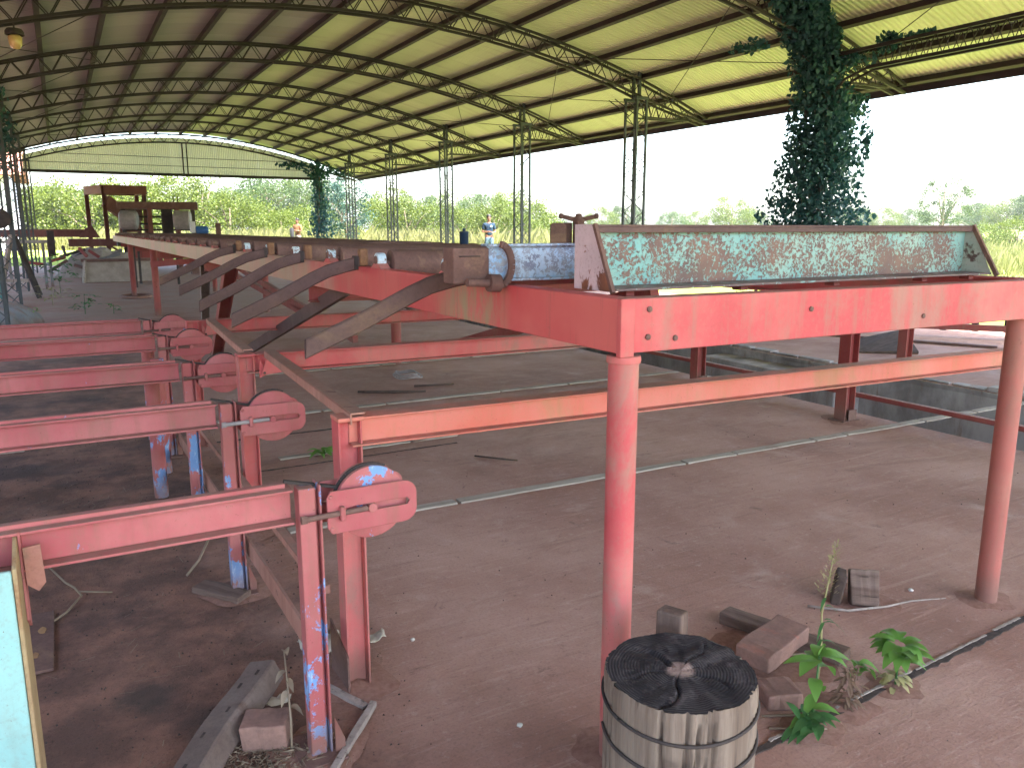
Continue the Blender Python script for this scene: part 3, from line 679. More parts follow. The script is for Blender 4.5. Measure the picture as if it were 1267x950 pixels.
# bent sweep arms hanging off the left beam
armx = [(1.325, 1.430), (1.25, 1.416), (1.16, 1.392), (1.08, 1.356), (.90, 1.262), (.685, 1.165)]
def arm(y, xe, ze, mat):
    m = MB(); P = [Vector((a, y, b)) for a, b in armx]; sc_ = (armx[0][0] - xe) / (armx[0][0] - armx[-1][0]); sz = (armx[0][1] - ze) / (armx[0][1] - armx[-1][1])
    P = [Vector((armx[0][0] - (armx[0][0] - p.x) * sc_, y, armx[0][1] - (armx[0][1] - p.z) * sz)) for p in P]
    W, Hh, n = .027, .065, 12; rings = []
    for i, p in enumerate(P):
        a = (P[min(i + 1, len(P) - 1)] - P[max(i - 1, 0)]).normalized(); u = Vector((0, 1, 0)).cross(a); u = u if u.z > 0 else -u; u = Vector((.05, 0, 1.08)) if i == len(P) - 1 else u; rg = []
        for k in range(n):
            th = 2 * math.pi * k / n; cy, cz = math.cos(th), math.sin(th)
            rg.append((cy * W / 2, (Hh / 2 - W / 2) * (1 if cz > 0 else -1) * (1 if abs(cz) > 1e-6 else 0) + cz * W / 2, p, u))
        rings.append(rg)
    def ringpts(rg, kk): return [p + Vector((0, a * kk, 0)) + u * (b if kk == 1 else b - (.006 if b > 0 else -.006)) for a, b, p, u in rg]
    vs = []; fs = []
    for rg in rings: vs += ringpts(rg, 1)
    nr = len(rings)
    for i in range(nr - 1):
        for k in range(n): k2 = (k + 1) % n; fs.append((i * n + k, i * n + k2, (i + 1) * n + k2, (i + 1) * n + k))
    fs.append(tuple(range(n)))
    inner = ringpts(rings[-1], .6); deep = [v + (P[-2] - P[-1]).normalized() * .12 for v in inner]
    b = len(vs); vs += inner + deep; o0 = (nr - 1) * n
    for k in range(n):
        k2 = (k + 1) % n; fs += [(o0 + k, o0 + k2, b + k2, b + k), (b + k, b + k2, b + n + k2, b + n + k)]
    fs.append(tuple(b + n + k for k in range(n)))
    m.add(vs, fs); o = m.build('sweep_arm', mat, table, smooth='edge')
    k = MB().box(1.318, 1.365, y - .022, y + .022, 1.412, 1.502); k.build('arm_bracket', 'bracket', o, bevel=.012)
    k = MB().box(1.29, 1.312, y - .02, y + .02, 1.395, 1.465); k.build('arm_clip', 'dark_steel', o, bevel=.003)
for y, xe, ze, mat in ((2.71, .700, 1.196, 'arm_rust'), (3.97, .682, 1.169, 'arm_rust'), (5.02, .685, 1.150, 'arm_rust'), (6.03, .698, 1.173, 'arm_rust'), (7.24, .693, 1.171, 'arm_rust')): arm(y, xe, ze, mat)
# stopper trough across the front end
XS0, XS1 = 1.40, 3.275
m = MB(); YW = 2.03
m.box(XS0 + .008, XS1, YW, YW + .008, 1.426, 1.604)                      # web
stopper = m.build('stop_trough', 'teal', table, bevel=.002)
m = MB(); m.box(XS0 + .008, XS1, YW - .030, YW + .06, 1.604, 1.612); m.box(XS0 + .008, XS1, YW - .0305, YW - .0245, 1.588, 1.604); m.build('lip', 'arm_rust', stopper, bevel=.002)
m = MB(); m.box(XS0 + .008, XS1, 1.905, YW + .06, 1.4185, 1.426); m.build('bottom_flange', 'flange', stopper, bevel=.002)
def endplate(x, mat, th=.008):
    m = MB().plate([(x, 1.905, 1.4165), (x, 2.115, 1.4165), (x, 2.115, 1.613), (x, 2.005, 1.613)], (th, 0, 0)); return m.build('end_plate', mat, stopper, bevel=.002)
endplate(XS0, 'white_rust'); endplate(XS1, 'grey_green')
e = MB(); e.bar((XS0 - .002, 1.905, 1.415), (XS0 - .002, 2.004, 1.613), .012, .012, up=(1, 0, 0)); e.build('rolled_rim', 'rust', stopper)
e = MB(); e.bar((XS1 + .004, 1.883, 1.415), (XS1 + .004, 2.003, 1.613), .016, .012, up=(1, 0, 0)); e.build('rolled_rim', 'rust', stopper)
for x in (1.48, 1.95, 2.4, 2.9, 3.2): MB().box(x, x + .03, 1.95, 1.99, 1.400, 1.4183).build('support_lug', 'red_dark', stopper)

# ------------------------------------------------------------------ lower deck frame (three I-beams, posts, tie bars)
deck = empty('deck_frame', (.785, 2.55, 0), 'low red frame of three I-beams on posts passing under the roller table', 'steel frame')
rows = ((2.55, .985, .935, 4.62, 'orange'), (4.27, .962, .935, 5.72, 'red'), (6.20, .946, .93, 5.72, 'red'))
for (y, za, zb, xe, mat) in rows:
    MB().ibeam((.79, y, za - .05), (xe, y, zb - .05), .085, .10, .007, .006).build('beam', mat, deck, bevel=.0025)
    MB().box(.742, .832, y - .045, y + .045, za - .012, za + .003).build('cap_plate', mat, deck, bevel=.004)
    MB().ibeam((.786, y + .005, 0.0), (.786, y + .005, za - .0125), .075, .082, .007, .006, up=(1, 0, 0)).build('post', 'red', deck, bevel=.0015)
for (x, y) in ((5.69, 4.42), (5.69, 6.24)):
    MB().ibeam((x, y, .012), (x, y, .88), .11, .115, .009, .008, up=(1, 0, 0)).build('post', 'red_dark', deck, bevel=.0015)
    MB().box(x - .10, x + .10, y - .08, y + .08, .001, .012).build('foot_plate', 'rust', deck)
    MB().box(x - .02, x + .075, y - .065, y - .057, .012, .10).build('foot_gusset', 'rust', deck)
MB().lathe([(0, .028), (.835, .028)], (4.655, 2.55, 0), (0, 0, 1), 12).build('post', 'red_dark', deck, smooth='edge')
for (y, za) in ((4.27, .962), (6.20, .946)):
    MB().plate([(.846, y - .05, za - .022), (.895, y - .05, za - .105), (.845, y - .05, za - .125)], (.0, .006, 0)).build('wedge', 'red', deck)
    MB().plate([(.888, y - .066, za - .004), (1.010, y - .066, za - .098), (.850, y - .066, za - .110)], (0, .007, 0)).build('gusset', 'red', deck, bevel=.0015)
    mm = MB()
    for (x, z) in ((.990, za - .092), (.868, za - .098)): mm.lathe([(0, .007), (.004, .006)], (x, y - .0665, z), (0, -1, 0), 8)
    mm.build('bolt', 'dark_steel', deck)
for (y0, y1, z0, z1) in ((2.50, 4.24, 1.000, .976), (4.30, 6.16, .976, .958)):
    m = MB(); m.bar((.81, y0, z0), (.905, y1, z1), .05, .007); m.bar((.785, y0, z0 - .018), (.88, y1, z1 - .018), .006, .036); m.build('tie_bar', 'tie', deck, bevel=.001)
m = MB(); m.bar((.70, 2.60, .36), (.70, 6.1, .30), .035, .03); m.build('tie_bar', 'tie', deck)
m = MB(); m.bar((6.05, -2, .175), (6.05, 9.0, .155), .05, .03); m.bar((6.075, -2, .165), (6.075, 9.0, .145), .006, .05); m.build('tie_bar', 'red_dark', deck)
m = MB().plate([(.738, 2.50, .0), (.738, 2.50, .14), (.738, 2.70, .20), (.738, 2.70, .0)], (.006, 0, 0)); m.build('foot_gusset', 'rust', deck)
MB().ibeam((8.36, 5.75, 0), (8.36, 5.75, 1.05), .11, .12, .009, .008, up=(1, 0, 0)).build('post', 'red_dark', deck)

# ------------------------------------------------------------------ chain arms with tail pulleys
ARML = ['nearest pink-red chain arm, its pulley wheel in front of the orange beam post',
        'second chain arm from the camera, pale blue chips on its beam and rounded slotted end',
        'third chain arm from the camera, its pulley guard half behind the second frame post',
        'fourth chain arm from the camera, two tension bolts showing beside the frame post',
        'farthest of the five chain arms, only the top of its pulley rising by the post']
def rr_outline(x0, x1, z0, z1, r, y, th):
    """points on a plate outline (square left, rounded right) hit by rays from the slot centre"""
    pts = []
    cx, cz = .5 * (x0 + x1) + .03, .5 * (z0 + z1)
    for a in th:
        dx, dz = math.cos(a), math.sin(a); tt = min([((x1 if dx > 0 else x0) - cx) / dx if abs(dx) > 1e-9 else 9, ((z1 if dz > 0 else z0) - cz) / dz if abs(dz) > 1e-9 else 9])
        x, z = cx + dx * tt, cz + dz * tt
        if x > x1 - r:
            for s in (1, -1):
                ccz = (z1 - r) if s > 0 else (z0 + r)
                if (z - ccz) * s > 0:
                    v = Vector((x - (x1 - r), z - ccz)); v = v.normalized() * r; x, z = x1 - r + v.x, ccz + v.y
        pts.append((x, y, z))
    return pts
def chain_arm(i, y, xl, big=True):
    root = empty('chain_arm', (.56, y, 0), ARML[i], 'conveyor arm', 'chain arms feeding the roller table')
    zt = .870
    MB().ibeam((xl, y, zt - .052), (.515, y, zt - .052), .088, .104, .008, .007).build('beam', 'red_arm', root, bevel=.002)
    MB().box(xl + .02, .50, y - .012, y + .012, zt, zt + .012).build('chain_rail', 'red_arm', root)
    m = MB(); m.box(.530, .578, y - .04, y + .015, .012, zt - .004)
    m.box(.588, .595, y - .045, y + .025, .012, zt + .004); m.box(.578, .588, y - .02, y + .005, .012, zt - .01); m.build('post', 'red_post', root, bevel=.005)
    m = MB(); m.box(.49, .63, y - .09, y + .09, .001, .012); m.build('foot_plate', 'rust', root)
    m = MB(); m.plate([(.602, y - .05, .012), (.632, y - .05, .012), (.632, y - .05, .05), (.602, y - .05, .13)], (0, .008, 0)); m.build('foot_gusset', 'red_dark', root)
    # slotted side plates
    n = 48; th = [2 * math.pi * k / n + .001 for k in range(n)]
    for s, mt in ((-1, 'red_arm'), (1, 'red_arm')):
        yy = y + s * .052
        o_ = rr_outline(.606, .885, .722, .852, .042, yy, th)
        cx, cz = .5 * (.606 + .885) + .03, .787; hole = []
        for a in th:
            dx, dz = math.cos(a), math.sin(a); hx0, hx1, hr = .615, .862, .011
            tz = hr / abs(dz) if abs(dz) > 1e-9 else 9; x = cx + dx * tz
            if hx0 + hr < x < hx1 - hr: hole.append((x, yy, cz + (hr if dz > 0 else -hr)))
            else:
                e = hx1 - hr if dx > 0 else hx0 + hr; k = Vector((e - cx, 0)); b = dx * k.x; disc = max(0, b * b - k.x * k.x + hr * hr); t_ = b + math.sqrt(disc); hole.append((cx + dx * t_, yy, cz + dz * t_))
        MB().plate(o_, (0, s * .007, 0), hole).build('side_plate', mt, root, bevel=.0015)
    # pulley wheel: grooved rim
    pr = .112
    m = MB().lathe([(-.030, .02), (-.030, pr - .008), (-.026, pr), (-.012, pr), (-.006, pr - .018), (.006, pr - .018), (.012, pr), (.026, pr), (.030, pr - .008), (.030, .02)], (.752, y, .790), (0, 1, 0), 44)
    pu = m.build('pulley', 'red_arm' if i else 'red_post', root, smooth='edge')
    m = MB()
    for k in range(11):
        a = R(62 + k * 11); a2 = R(62 + (k + 1) * 11)
        m.bar((.752 + (pr - .003) * math.cos(a), y, .79 + (pr - .003) * math.sin(a)), (.752 + (pr - .003) * math.cos(a2), y, .79 + (pr - .003) * math.sin(a2)), (.016), .008, up=(0, 1, 0))
    m.bar((.50, y, zt + .016), (.752 + (pr - .003) * math.cos(R(150)), y, .79 + (pr - .003) * math.sin(R(150))), .016, .008)
    m.build('chain', 'dark_steel', root)
    yb = y - .066
    m = MB(); m.tube([(.535, yb, .783), (.725, yb, .787)], .0085, 10); m.lathe([(0, .013), (.016, .013)], (.528, yb, .783), (1, 0, .02), 6); m.build('tension_bolt', 'rust' if i != 1 else 'grey_steel', root, smooth='edge')
    MB().box(.640, .656, yb - .012, yb + .016, .763, .806).build('bolt_guide', 'red_arm', root, bevel=.004)
    MB().lathe([(0, .016), (.02, .014)], (.742, yb + .018, .785), (0, -1, 0), 12).build('axle_end', 'red_arm', root, smooth='edge')
    m = MB()
    for (x, z) in ((.618, .835), (.618, .738)): m.lathe([(0, .007), (.004, .005)], (x, y - .0585, z), (0, -1, 0), 8)
    m.build('rivet', 'red_arm', root)
    return root
for i, (y, xl) in enumerate(((2.25, -.62), (3.54, -.72), (4.76, -.72), (6.04, -.72), (7.15, -.72))):
    rt = chain_arm(i, y, xl)
    if i: MB().box(-.70, -.62, y - .04, y + .04, 0, .765).build('post', 'red_post', rt, bevel=.004)
brc = MB(); brc.bar((.612, 2.42, .235), (.622, 6.05, .125), .012, .085); brc.build('floor_brace', 'tie', deck, bevel=.002)
for (x, y) in ((.40, 5.1), (.48, 5.62), (.50, 6.6)):
    MB().lathe([(0, .04), (.77, .04)], (x, y, 0), (0, 0, 1), 14).build('prop', 'red_post', deck, smooth='edge')

# pale turquoise drive housing at the left edge
hs = empty('drive_housing', (-.35, 2.2, 0), 'pale turquoise steel housing with worn olive edge at the left border', 'machine housing')
MB().box(-.62, -.170, 2.085, 2.097, 0, .820).build('front_panel', 'sky_enamel', hs, bevel=.004)
MB().plate([(-.169, 2.088, 0), (-.169, 2.262, 0), (-.169, 2.262, .868), (-.169, 2.240, .868), (-.169, 2.088, .822)], (.010, 0, 0)).build('side_panel', 'olive', hs, bevel=.003)
MB().box(-.62, -.170, 2.30, 2.31, 0, .74).build('back_panel', 'dark_steel', hs)  # dark back panel and sheet below it stand in for shade inside the box
MB().box(-.62, -.171, 2.098, 2.299, .70, .712).build('inner_shade', 'dark_steel', hs)
MB().plate([(-.158, 2.205, .64), (-.158, 2.262, .60), (-.158, 2.262, .865), (-.158, 2.205, .872)], (.006, 0, 0)).build('bracket', 'red_arm', hs)
MB().plate([(-.148, 2.197, .735), (-.150, 2.197, .832), (-.112, 2.197, .836), (-.108, 2.197, .735), (-.125, 2.197, .715)], (0, .006, 0)).build('bracket', 'olive_red', hs)

# ------------------------------------------------------------------ log stump, wood, bricks and litter near the camera
SXc, SYc, SR, SH = 1.222, 1.352, .183, .548
stump = empty('log_stump', (SXc, SYc, 0), 'grey log stump with charred black top and wire bands in the foreground', 'stump')
NS = 180; m = MB(); prof = []
cracks = sorted([r2.uniform(0, 2 * math.pi) for _ in range(15)] + [R(-112), R(-66)])
def srad(a, z):
    r = SR * (1 + .03 * noise.noise(Vector((math.cos(a) * 1.3, math.sin(a) * 1.3, z * .6))) + .016 * noise.noise(Vector((math.cos(a) * 6, math.sin(a) * 6, z * .8))))
    r -= .0022 * abs(math.sin(a * 31 + z * 2))
    for c in cracks:
        dd = abs((a - c - .03 * math.sin(z * 9 + c * 5) + math.pi) % (2 * math.pi) - math.pi)
        if dd < .024: r -= (.022 if z < .5 else .010) * (1 - dd / .024)
    return r
zsl = [0, .08, .16, .24, .32, .38, .44, .49, .525, SH]
for z in zsl:
    for k in range(NS): a = 2 * math.pi * k / NS; rr = srad(a, z) * (.985 if z == SH else 1); m.v.append(Vector((SXc + rr * math.cos(a), SYc + rr * math.sin(a), z + (.006 * noise.noise(Vector((math.cos(a) * 3, math.sin(a) * 3, 8))) if z == SH else 0))))
for i in range(len(zsl) - 1):
    for k in range(NS): k2 = (k + 1) % NS; m.f.append((i * NS + k, i * NS + k2, (i + 1) * NS + k2, (i + 1) * NS + k))
m.build('trunk', 'stump_side', stump, smooth=True)
m = MB(); NRg = 16
tops = [(R(100), .62, .024), (R(-140), .95, .010), (R(-62), .8, .008), (R(160), .8, .007), (R(25), .9, .006), (R(-15), .7, .005)]
for i in range(NRg + 1):
    q = i / NRg
    for k in range(NS):
        a = 2 * math.pi * k / NS; rr = srad(a, SH) * .985 * q; x, y = rr * math.cos(a), rr * math.sin(a)
        z = SH + .006 * noise.noise(Vector((math.cos(a) * 3, math.sin(a) * 3, 8))) * q + .004 * noise.noise(Vector((x * 22, y * 22, 2))) + .003 * noise.noise(Vector((x * 70, y * 70, 2))) * min(1, 4 * (1 - q)) + .001
        for (ca, cl, cw) in tops:
            dd = abs((a - ca - .12 * math.sin(q * 7 + ca) + math.pi) % (2 * math.pi) - math.pi) * max(rr, .004)
            if .14 < q < cl and dd < cw * .5: z -= min(.014, cw) * (1 - dd / (cw * .5))
        m.v.append(Vector((SXc + x, SYc + y, z)))
for i in range(NRg):
    for k in range(NS): k2 = (k + 1) % NS; m.f.append((i * NS + k, i * NS + k2, (i + 1) * NS + k2, (i + 1) * NS + k))
m.build('charred_top', 'char', stump, origin=(SXc, SYc, SH), fixn=False, smooth=True)
for z0, tilt, a0, a1 in ((.488, .016, -math.pi, math.pi), (.408, .02, R(-210), R(-30))):
    pts = []
    for k in range(61):
        a = a0 + (a1 - a0) * k / 60; z = z0 + tilt * math.sin(a + .6); rr = SR * (1 + .03 * noise.noise(Vector((math.cos(a) * 1.3, math.sin(a) * 1.3, z * .6)))) + .0025
        pts.append((SXc + rr * math.cos(a), SYc + rr * math.sin(a), z))
    MB().tube(pts, .0042, 7).build('wire_band', 'dark_steel', stump, smooth=True)

def chunk(name, L, W, Hh, mat, loc, rot, label, cat, group=None, jit=.006, bevel=.006, seg=6):
    m = MB(); vs = []; fs = []; s0 = len(m.v)
    jit = min(jit, .0035); prof = [(-W / 2, -Hh / 2), (W / 2, -Hh / 2), (W / 2, Hh / 2), (-W / 2, Hh / 2)]; r3 = random.Random(hash(name) % 1000 + int(L * 1000))
    for i in range(seg + 1):
        for (a, b) in prof: vs.append((-L / 2 + L * i / seg + (r3.uniform(-jit, jit) * 1.5 if i in (0, seg) else 0), a + r3.uniform(-jit, jit), b + r3.uniform(-jit, jit)))
    for i in range(seg):
        for k in range(4): k2 = (k + 1) % 4; fs.append((i * 4 + k, i * 4 + k2, i * 4 + 4 + k2, i * 4 + 4 + k))
    fs += [(3, 2, 1, 0), tuple(seg * 4 + k for k in range(4))]
    m.add(vs, fs); o = m.build(name, mat, origin=(0, 0, 0), bevel=bevel); o.location = loc; o.rotation_euler = rot
    return tag(o, label, cat, group)
def ang(p, q): return math.atan2(q[1] - p[1], q[0] - p[0])
chunk('wood_peg', .30, .075, .06, 'plank', (1.405, 1.60, .400), (0, R(-88), R(25)), 'small grey upright wooden peg standing behind the charred stump', 'wooden peg', jit=.004)
o = chunk('wood_support', .245, .10, .09, 'grey_wood', (1.41, 1.605, .1225), (0, R(-90), R(10)), 'block under the grey peg, hidden behind the stump', 'wood block', jit=.003)
pa, pb = (2.28, 2.25), (2.43, 1.80)
chunk('plank', .50, .085, .05, 'plank', (2.35, 2.03, .026), (0, 0, ang(pa, pb)), 'dark plank lying under the loose brick right of the stump', 'plank')
chunk('brick', .30, .135, .065, 'brick', (2.185, 1.925, .086), (R(2), R(-3), R(14)), 'whole dusty clay brick resting on the dark plank', 'brick', jit=.004)
chunk('half_brick', .13, .12, .055, 'brick', (2.02, 1.745, .028), (0, 0, R(-20)), 'flat brown half brick on the floor beside the stump', 'brick', jit=.006)
chunk('wood_block', .12, .07, .155, 'plank', (2.91, 2.09, .072), (R(-24), 0, R(-40)), 'dark wood block standing on edge near the right pipe leg', 'wood block', jit=.005)
o = chunk('wood_offcut', .10, .04, .14, 'dark_wood', (2.835, 2.16, .066), (R(8), 0, R(40)), 'darker offcut leaning behind the standing wood block', 'wood offcut', jit=.006)
def stick(name, pts, r, mat, label, cat='twig'):
    m = MB().tube(pts, r, 6); return tag(m.build(name, mat, smooth=True), label, cat)
stick('twig', [(2.66, 2.17, .012), (2.78, 2.06, .010), (2.95, 2.00, .014), (3.10, 1.99, .008), (3.25, 1.93, .010)], [.006, .006, .005, .004, .002], 'grey_wood', 'long grey twig lying in front of the standing wood block')
stick('twig', [(2.13, 1.955, .022), (2.33, 1.885, .024)], .0045, 'straw', 'straight pale stick lying in front of the clay brick')
stick('twig', [(1.90, 1.70, .006), (2.10, 1.60, .008)], .004, 'straw', 'short pale straw nearest the stump, left of the weeds')
stick('twig', [(1.87, 1.64, .006), (2.03, 1.545, .007)], .004, 'straw', 'lowest pale straw beside the stump, above the floor joint')
chunk('plank', .27, .09, .028, 'plank', (.485, 3.53, .018), (R(4), 0, ang((.38, 3.70), (.597, 3.40))), 'short dark plank at the foot of the second blue-chipped post', 'plank')
stick('twig', [(.375, 3.80, .01), (.44, 3.86, .05), (.50, 3.95, .11)], .006, 'straw', 'straight pale stick leaning beside the second blue-chipped post')
stick('twig', [(-.20, 4.27, .006), (-.12, 3.98, .012), (-.085, 3.86, .03), (-.06, 3.80, .012), (-.12, 3.66, .008), (-.20, 3.56, .006)], .005, 'straw', 'forked dry twig on dark soil below the nearest arm', 'twig')
stick('twig', [(-.07, 3.83, .02), (.06, 3.78, .008)], .004, 'straw', 'short straight twig crossing the forked one on the soil', 'twig')
# bent sheet-steel angle
m = MB(); A = Vector((.09, 2.14, .03)); B = Vector((.495, 2.665, .105)); axv = (B - A).normalized(); sdv = Vector((axv.y, -axv.x, 0)).normalized()
prof = [(-.062, .0), (.022, .016), (.030, .012), (.058, -.045)]; th_ = .006; n = 8
rows_ = []
for i in range(n + 1):
    c0 = A + (B - A) * i / n; k = .006 * math.sin(i * 1.1)
    rows_.append([c0 + sdv * (a + k) + Vector((0, 0, b)) for a, b in prof])
vs = [v for rw in rows_ for v in rw] + [v - Vector((0, 0, th_)) for rw in rows_ for v in rw]; fs = []; q = 4; nn = (n + 1) * q
for i in range(n):
    for k in range(3):
        a = i * q + k; fs += [(a, a + 1, a + q + 1, a + q), (nn + a + q, nn + a + q + 1, nn + a + 1, nn + a)]
    fs += [(i * q, i * q + q, nn + i * q + q, nn + i * q), (i * q + 3, nn + i * q + 3, nn + i * q + q + 3, i * q + q + 3)]
for k in range(3): fs += [(k, nn + k, nn + k + 1, k + 1), (n * q + k, n * q + k + 1, nn + n * q + k + 1, nn + n * q + k)]
m.add(vs, fs); an_ = tag(m.build('steel_angle', 'angle'), 'long bent grey-brown steel angle lying on the ground at bottom left', 'steel angle')
for q, o_ in ((.25, -.02), (.45, -.035), (.62, -.01), (.80, -.03), (.9, .0)):
    c0 = A + (B - A) * q + sdv * o_ + Vector((0, 0, .0135 + (o_ + .062) * .19 - .0135)); MB().bar(c0 - axv * .012, c0 + axv * .012, .008, .004).build('slot', 'joint_dirt', an_)
chunk('brick', .14, .11, .085, 'brick', (.43, 2.37, .044), (0, 0, R(-22)), 'broken red brick propping the bent steel angle at bottom left', 'brick', jit=.008)
chunk('lath', .24, .028, .012, 'grey_wood', (.715, 2.50, .008), (0, 0, ang((.66, 2.60), (.76, 2.38))), 'short grey lath between the nearest arm post and orange beam post', 'lath', jit=.002, bevel=.002)
chunk('lath', .37, .022, .022, 'grey_wood', (.672, 2.245, .012), (0, 0, ang((.56, 2.10), (.79, 2.38))), 'longer dark lath right of the nearest arm post foot', 'lath', jit=.002, bevel=.002)
# plate with holes hanging near the turquoise housing
pl = MB().box(-.275, -.165, 3.18, 3.70, .0, .012); p_ = tag(pl.build('steel_plate', 'rust', bevel=.002), 'flat rusty steel plate with two pale worn spots on the soil at left', 'steel plate')
for (x, y, r) in ((-.205, 3.52, .015), (-.225, 3.31, .012)):
    vs = [(x + r * (1 + .35 * noise.noise(Vector((k, x, y)))) * math.cos(2 * math.pi * k / 12), y + 1.8 * r * (1 + .35 * noise.noise(Vector((k, y, x)))) * math.sin(2 * math.pi * k / 12), .0125) for k in range(12)]
    m = MB().plate(vs, (0, 0, .003)); m.build('worn_spot', 'rust_tan', p_)
chunk('beam_end', .30, .09, .075, 'grey_wood', (-.46, 5.62, .30), (0, R(4), R(14)), 'grey squared beam end sticking in at the left border', 'beam end')
MBs = MB()
MBs.box(-.60, -.52, 5.50, 5.60, 0, .265); tag(MBs.build('beam_prop', 'grey_wood', bevel=.004), 'post under the grey beam end at the left border', 'prop')
# crumpled pale leaves and stones
def scrap(name, x, y, s, mat, label, cat):
    m = MB(); n = 7
    for i in range(n):
        for j in range(n):
            u, v = i / (n - 1) - .5, j / (n - 1) - .5; p = Vector((u * 7, v * 7, x * 9))
            m.v.append(Vector((x + s * u * 1.6, y + s * v, .012 + s * .7 * abs(noise.noise(p)) + s * .5 * abs(u))))
    for i in range(n - 1):
        for j in range(n - 1): m.f.append((i * n + j, i * n + n + j, i * n + n + j + 1, i * n + j + 1))
    o = m.build(name, mat, fixn=False, smooth=True); sm = o.modifiers.new('thick', 'SOLIDIFY'); sm.thickness = .002
    return tag(o, label, cat)
scrap('paper_scrap', .735, 2.83, .10, 'paper', 'crumpled pale scrap behind the foot of the orange beam post', 'scrap')
scrap('paper_scrap', .93, 2.80, .06, 'paper', 'pale curled scrap just right of the orange beam post foot', 'scrap')
scrap('dry_leaf', .505, 2.55, .05, 'paper', 'pale dry leaf beside the blue-chipped foot of the nearest post', 'leaf')
def pebble(x, y, r, label, mat='stone'):
    m = MB(); n = 8
    for i in range(5):
        ph = math.pi * i / 4
        for k in range(n):
            a = 2 * math.pi * k / n; q = r * (1 + .3 * noise.noise(Vector((math.cos(a) * 2 + x * 9, math.sin(a) * 2, ph + y))))
            m.v.append(Vector((x + q * math.sin(ph) * math.cos(a), y + q * math.sin(ph) * math.sin(a), r * .55 + .6 * q * math.cos(ph))))
    for i in range(4):
        for k in range(n): k2 = (k + 1) % n; m.f.append((i * n + k, i * n + k2, (i + 1) * n + k2, (i + 1) * n + k))
    return tag(m.build('pebble', mat, smooth=True), label, 'pebble')
pebble(1.17, 2.05, .011, 'white pebble on the open floor left of the pipe leg')
pebble(1.075, 2.74, .010, 'small pale pebble on the floor right of the orange beam post')
pebble(3.20, 2.06, .012, 'pale pebble between the standing wood block and right pipe leg')
pebble(2.16, 1.93, .016, 'red clay lump under the front edge of the brick', 'brick')
ds = empty('dry_plant', (.49, 2.33, 0), 'dry stalk with pale curled leaves standing at the nearest post foot', 'dry plant')
MB().tube([(.485, 2.28, 0), (.492, 2.30, .10), (.50, 2.36, .20), (.508, 2.42, .27)], [.004, .0035, .003, .002], 6).build('stem', 'straw', ds, smooth=True)
for (b, d, L, W, dr) in (((.508, 2.42, .27), (.1, -.5, .6), .038, .028, .9), ((.503, 2.38, .22), (-.8, -.2, .1), .04, .025, .8), ((.50, 2.37, .20), (.3, -.8, 0), .035, .022, 1.0), ((.497, 2.35, .17), (-.7, -.6, -.2), .035, .024, .9), ((.495, 2.32, .13), (.7, -.3, 0), .04, .03, .8)):
    m = MB()
    def _leaf(m, base, d, L, W, droop):
        base, d = Vector(base), Vector(d).normalized(); side = d.cross(Vector((0, 0, 1))).normalized(); vs = []
        for i in range(5):
            q = i / 4; w = W * math.sin(math.pi * (q * .9 + .07)); c_ = base + d * L * q + Vector((0, 0, -droop * L * q * q)); vs += [c_ - side * w / 2 + Vector((0, 0, .3 * w)), c_, c_ + side * w / 2 + Vector((0, 0, .3 * w))]
        m.add(vs, [(i * 3 + k, i * 3 + k + 1, i * 3 + k + 4, i * 3 + k + 3) for i in range(4) for k in range(2)])
    _leaf(m, b, d, L, W, dr); m.build('leaf', 'straw', ds, fixn=False, smooth=True)
stick('splinter', [(2.45, 7.55, .012), (2.75, 7.35, .014), (3.05, 7.25, .010)], [.012, .016, .008], 'dark_wood', 'dark curved splinter on the slab just left of the wire coil')
stick('splinter', [(3.05, 7.55, .012), (3.45, 7.45, .012)], [.012, .008], 'dark_wood', 'short dark splinter on the slab right beside the wire coil')
stick('splinter', [(2.45, 4.95, .008), (2.58, 4.78, .010), (2.66, 4.70, .008)], [.006, .007, .004], 'dark_wood', 'thin dark splinter on the slab beyond the first pale lath line')
# coil of old wire under the table
m = MB()
for q in range(3):
    pts = [(3.18 + (.15 - .02 * q) * math.cos(a), 8.05 + (.20 - .02 * q) * math.sin(a) + q * .02, .03 + .012 * q + .01 * math.sin(3 * a)) for a in [2 * math.pi * k / 24 for k in range(25)]]
    m.tube(pts, .006, 6)
tag(m.build('wire_coil', 'grey_steel', smooth=True), 'loose coil of grey wire on the floor under the table', 'wire coil')
m = MB(); m.tube([(1.48 + .33 * math.cos(a), 21.0 + .5 * math.sin(a), .03) for a in [2 * math.pi * k / 28 for k in range(29)]], .035, 7)
tag(m.build('hose_ring', 'tie', smooth=True), 'pale hose ring lying round a far leg of the roller table', 'hose')

